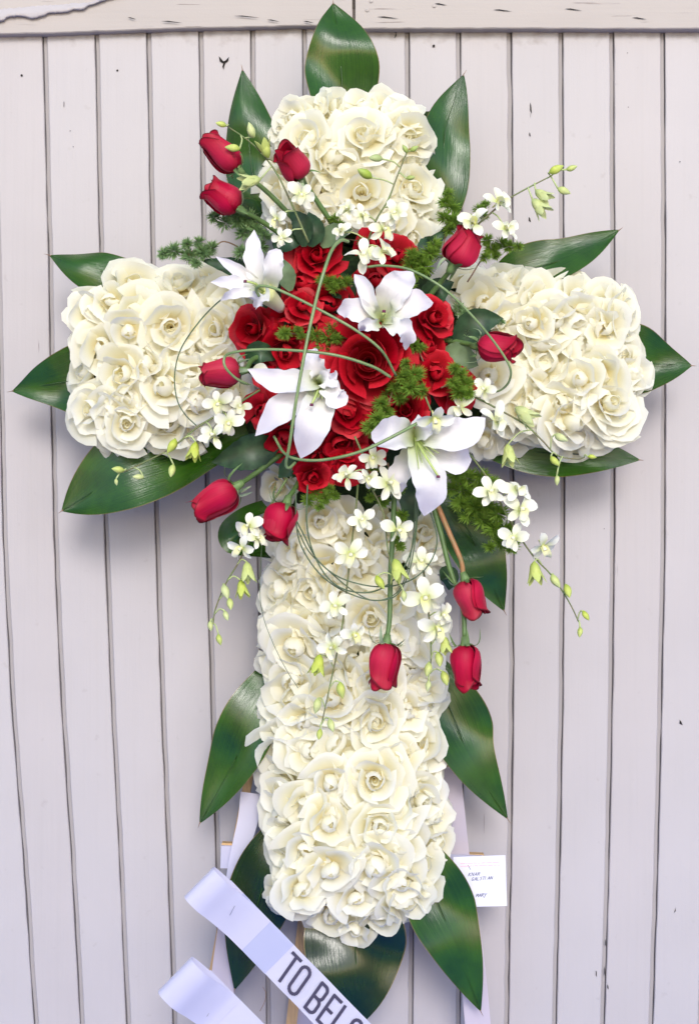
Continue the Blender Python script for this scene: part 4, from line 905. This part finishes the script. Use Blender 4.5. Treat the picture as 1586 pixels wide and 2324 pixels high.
rleaf((705,560),(712,520),(700,480), 26, .445, 'dark rounded rose leaf above the ruffled red rose', seed=5)
rleaf((620,560),(655,545),(700,540), 26, .44, 'small dark rose leaf directly over the ruffled red rose', seed=6)
rleaf((660,660),(648,620),(640,585), 22, .46, 'pale backed rose leaf right of the upper left lily', 'rose_leaf_pale', seed=7)
rleaf((610,650),(540,610),(455,590), 24, .40, 'long dark leaf behind the upper left lily', seed=8)
rleaf((690,1075),(660,1060),(632,1085), 26, .43, 'dark rose leaf beside the lowest red rose', seed=9)
rleaf((960,700),(990,660),(1030,640), 30, .41, 'dark rose leaf behind the upper right rosebud', seed=10)
rleaf((730,560),(760,530),(800,520), 24, .44, 'dark green leaf under the top orchid blossoms', 'rose_leaf_pale', seed=11)
rleaf((700,880),(650,860),(600,850), 34, .41, 'dark leaf in the gap above the left lily', seed=12)
rleaf((930,1080),(935,1140),(925,1200), 30, .41, 'dark leaf behind the hanging lily petal', seed=13)
rleaf((960,540),(975,560),(1010,520), 24, .41, 'dark leaf between the top arm and the upper right rosebud', seed=14)
rleaf((740,640),(780,655),(800,690), 30, .415, 'dark leaf in the gap left of the upper lily', seed=15)
rleaf((560,820),(590,800),(640,815), 26, .43, 'dark leaf beside the left hand rosebud stem', seed=16)
rleaf((1000,1290),(1020,1310),(1018,1340), 22, .33, 'dark leaf tip between the lower arm and hanging rosebud', seed=17)

# ------------------------------------------------------------------ fern sprigs
TUFT = []
for s_ in range(5):
    rr = random.Random(200+s_); V, F, U = [], [], []
    for i in range(170):
        z = rr.uniform(-.45, 1); a_ = rr.uniform(0, 2*pi); r_ = math.sqrt(1-z*z); dv = V3(r_*cos(a_), r_*sin(a_), z)
        l = rr.uniform(.6, 1.05); sd_ = dv.cross(V3(rr.random(), rr.random(), rr.random())).normalized()*.06
        b0 = V3(0, 0, 0)+dv*.04; md = dv*l*.55; k = len(V)
        V += [b0, md-sd_, dv*l, md+sd_]; U += [(0, 0)]*4; F.append((k, k+1, k+2, k+3))
    TUFT.append([mesh('tuft', V, F, M[m], U, False) for m in ('fern', 'fern_pale')])
def fern(label, stem, tufts, d, seed=0, pale=0):
    rr = random.Random(seed); base = P(*stem[0], d); root = empty('fern_sprig', base, label, 'fern', 'feathery fern sprigs around the red cluster')
    part('stem', tube([P(*p, d) for p in stem], px(1.8), px(1.0), k=5), M['twig'], root)
    for x, y, r in tufts:
        o = link('tuft', rr.choice(TUFT)[pale], root); s = px(r, d)*1.3; o.location = P(x, y, d+rr.uniform(.0, .02))-base
        o.rotation_euler = (rr.uniform(1.1, 2.0), rr.uniform(-.5, .5), rr.uniform(-.6, .6)); o.scale = (s, s*.8, s)
        sx, sy = nearest(stem, x, y); S0 = P(sx, sy, d)
        part('twig', tube([S0, P(x, y, d+.005)], px(1.0), px(.8), n=2, k=4), M['twig'], root)
fern('pale fern sprig reaching left above the left arm', [(600,630),(560,575),(510,548),(480,565),(440,570),(385,575)], [(372,575,18),(395,570,24),(425,553,17),(452,550,18),(430,580,25),(462,572,24),(480,562,20),(445,596,16)], .40, 1, 1)
fern('fern sprig below the upper left pair of rosebuds', [(600,600),(585,540),(550,500),(500,485)], [(485,492,20),(510,505,24),(540,500,26),(565,495,24),(580,520,24),(555,528,24),(590,560,22),(548,572,22),(600,535,20),(530,480,18),(575,585,18)], .42, 2, 1)
fern('fern sprig between the upper red roses, left of the orchid', [(800,650),(755,640),(720,640)], [(730,635,16),(748,640,20),(768,642,20),(785,640,18),(757,655,16)], .455, 3)
fern('small fern sprig over the left red roses', [(800,770),(740,758),(700,760),(650,756)], [(645,756,20),(676,748,13),(684,762,14),(718,762,22),(745,765,24),(735,785,24),(755,745,20),(765,770,18)], .47, 4)
fern('bright green fern clump left of the upper right rosebud', [(900,680),(930,620),(975,560)], [(930,600,22),(950,590,28),(975,575,28),(965,605,26),(945,620,22),(985,555,20),(935,575,18),(925,650,20),(910,655,14)], .445, 5)
fern('fern sprig rising beside the top arm on the right', [(1000,600),(1010,530),(1020,430)], [(1018,440,16),(1010,460,20),(1025,470,20),(1008,495,22),(1028,500,22),(1020,520,20)], .41, 6)
fern('fern sprig behind the white orchid at the upper right', [(1060,560),(1080,500),(1110,460)], [(1085,475,16),(1100,465,14),(1070,500,16),(1095,490,16)], .40, 7)
fern('fern sprig right of the upper right rosebud', [(1060,640),(1110,570),(1180,555)], [(1105,545,18),(1115,565,20),(1135,552,20),(1155,560,18),(1175,558,15),(1100,585,16),(1125,580,14)], .42, 8)
fern('fern clump below and right of the largest red rose', [(880,920),(900,870),(940,830)], [(915,855,24),(940,850,26),(930,880,28),(955,888,22),(895,880,20),(905,905,20),(920,825,16)], .49, 9)
fern('fern sprig running down beside the open lower red rose', [(900,860),(870,900),(845,980)], [(880,895,20),(865,915,22),(875,935,22),(858,950,24),(840,970,22),(855,985,18)], .475, 10)
fern('fern clump at the right rim above the orchid stem', [(1000,880),(1040,860),(1060,830)], [(1032,835,18),(1045,850,22),(1055,872,24),(1040,890,24),(1062,893,18),(1028,868,18)], .46, 11)
fern('small fern tuft right of the hanging petal of the upper lily', [(960,820),(945,785)], [(940,785,20),(955,790,15)], .47, 12)
fern('fern tuft beside the right hand red rose', [(1040,740),(1050,710)], [(1040,700,18),(1055,715,20),(1048,735,16),(1060,755,14),(1135,730,12)], .40, 13, 1)
fern('large fern mass hanging below the lower right lily', [(1010,1040),(1060,1120),(1110,1180),(1170,1250)], [(1035,1075,26),(1060,1085,28),(1090,1078,24),(1050,1110,28),(1080,1115,30),(1110,1100,26),(1045,1140,26),(1075,1150,30),(1105,1145,28),(1130,1165,28),(1095,1180,28),(1120,1200,28),(1145,1200,26),(1135,1230,24),(1160,1240,22),(1150,1215,22),(1060,1170,22),(1025,1110,22),(1110,1240,18)], .41, 14)
fern('fern sprig below the lowest red rose', [(730,1080),(720,1135)], [(715,1120,18),(735,1130,20),(700,1135,18),(745,1110,16),(760,1125,14),(725,1150,14)], .43, 15)
fern('fern sprig between orchid blossoms at the top of the lower arm', [(880,1050),(890,1110),(910,1200)], [(850,1060,18),(845,1100,18),(905,1110,18),(912,1170,18),(915,1200,18),(905,1225,18),(910,1240,14),(870,1140,16),(840,1130,14)], .42, 16)
fern('small fern tuft under the top arm above the cluster', [(770,540),(762,500)], [(760,497,16),(772,510,14),(822,548,14)], .42, 17)

# ------------------------------------------------------------------ grass blades
def blade(label, pts, w, d=.585, mat='grass', name='grass_blade', dd=None):
    q = [P(x, y, d if dd is None else dd[min(i, len(dd)-1)]) for i, (x, y) in enumerate(pts)]
    V, F, U = tube(q, px(w, d), px(w*.8, d), n=(len(pts)-1)*7, k=6)
    return single(name, (V, F, U), M[mat], q[0], label, 'grass blade', 'grass blades arched over the flowers')
blade('grass blade slanting from the upper left lily down to the largest red rose', [(588,672),(582,658),(590,649),(625,655),(700,690),(800,745),(865,795),(898,852)], 3.9, dd=[.55,.56,.57,.58,.59,.59,.58,.54])
blade('upright grass blade crossing in front of the centre lily', [(790,548),(773,546),(752,570),(728,640),(706,730),(688,820),(672,910),(657,1010),(649,1052),(656,1062),(670,1050)], 4.2, dd=[.53,.55,.58,.60,.605,.61,.61,.60,.58,.57,.55])
blade('grass blade running level from the left rosebud into the largest rose', [(886,856),(845,832),(770,808),(690,797),(600,793),(540,798),(512,808),(511,832),(535,858),(562,872)], 3.8, dd=[.56,.58,.59,.59,.58,.57,.56,.56,.55,.53])
blade('grass arc on the upper right, curling round the right rosebud', [(835,606),(870,603),(930,612),(1000,650),(1060,705),(1120,775),(1155,830),(1156,862),(1138,884),(1114,891)], 3.3, dd=[.52,.54,.56,.57,.56,.55,.54,.52,.49,.46])
blade('thin dark grass arc over the left arm', [(526,672),(500,682),(455,727),(412,790),(397,850),(402,905),(420,940),(446,966)], 1.7, .46, 'grass_dark')
blade('grass arc along the bottom of the red cluster', [(962,952),(900,986),(820,1024),(740,1043),(680,1043),(645,1028),(622,990)], 4.0, dd=[.56,.58,.58,.57,.56,.54,.52])
blade('thin hanging grass arc, outermost of the lower loops', [(672,1110),(672,1180),(682,1235),(715,1290),(760,1330),(820,1357),(870,1362),(905,1345),(930,1290),(945,1200),(950,1110)], 1.7, .475, 'grass_dark')
blade('thin hanging grass arc starting under the lowest red rose', [(698,1100),(696,1180),(706,1240),(735,1300),(775,1335),(830,1345),(875,1330),(915,1290),(940,1220),(946,1120)], 1.9, .48, 'grass_dark')
blade('thin hanging grass arc ending at the right behind the lily', [(672,1180),(690,1215),(720,1270),(770,1310),(840,1330),(900,1328),(950,1305),(982,1265),(991,1220),(975,1160),(952,1115)], 1.7, .47, 'grass_dark')
blade('thin hanging grass arc, innermost of the lower loops', [(675,1200),(700,1250),(740,1290),(800,1340),(850,1363),(900,1345),(925,1290),(938,1210),(943,1110)], 1.5, .465, 'grass_dark')
blade('hair thin grass strand curving down the left of the lower arm', [(594,1238),(590,1340),(598,1400),(620,1460),(650,1520),(677,1562)], .8, .445, 'grass_dark')
blade('hair thin tendril below the printed sash', [(590,2295),(600,2275),(604,2255),(597,2240)], .7, .3, 'twig')
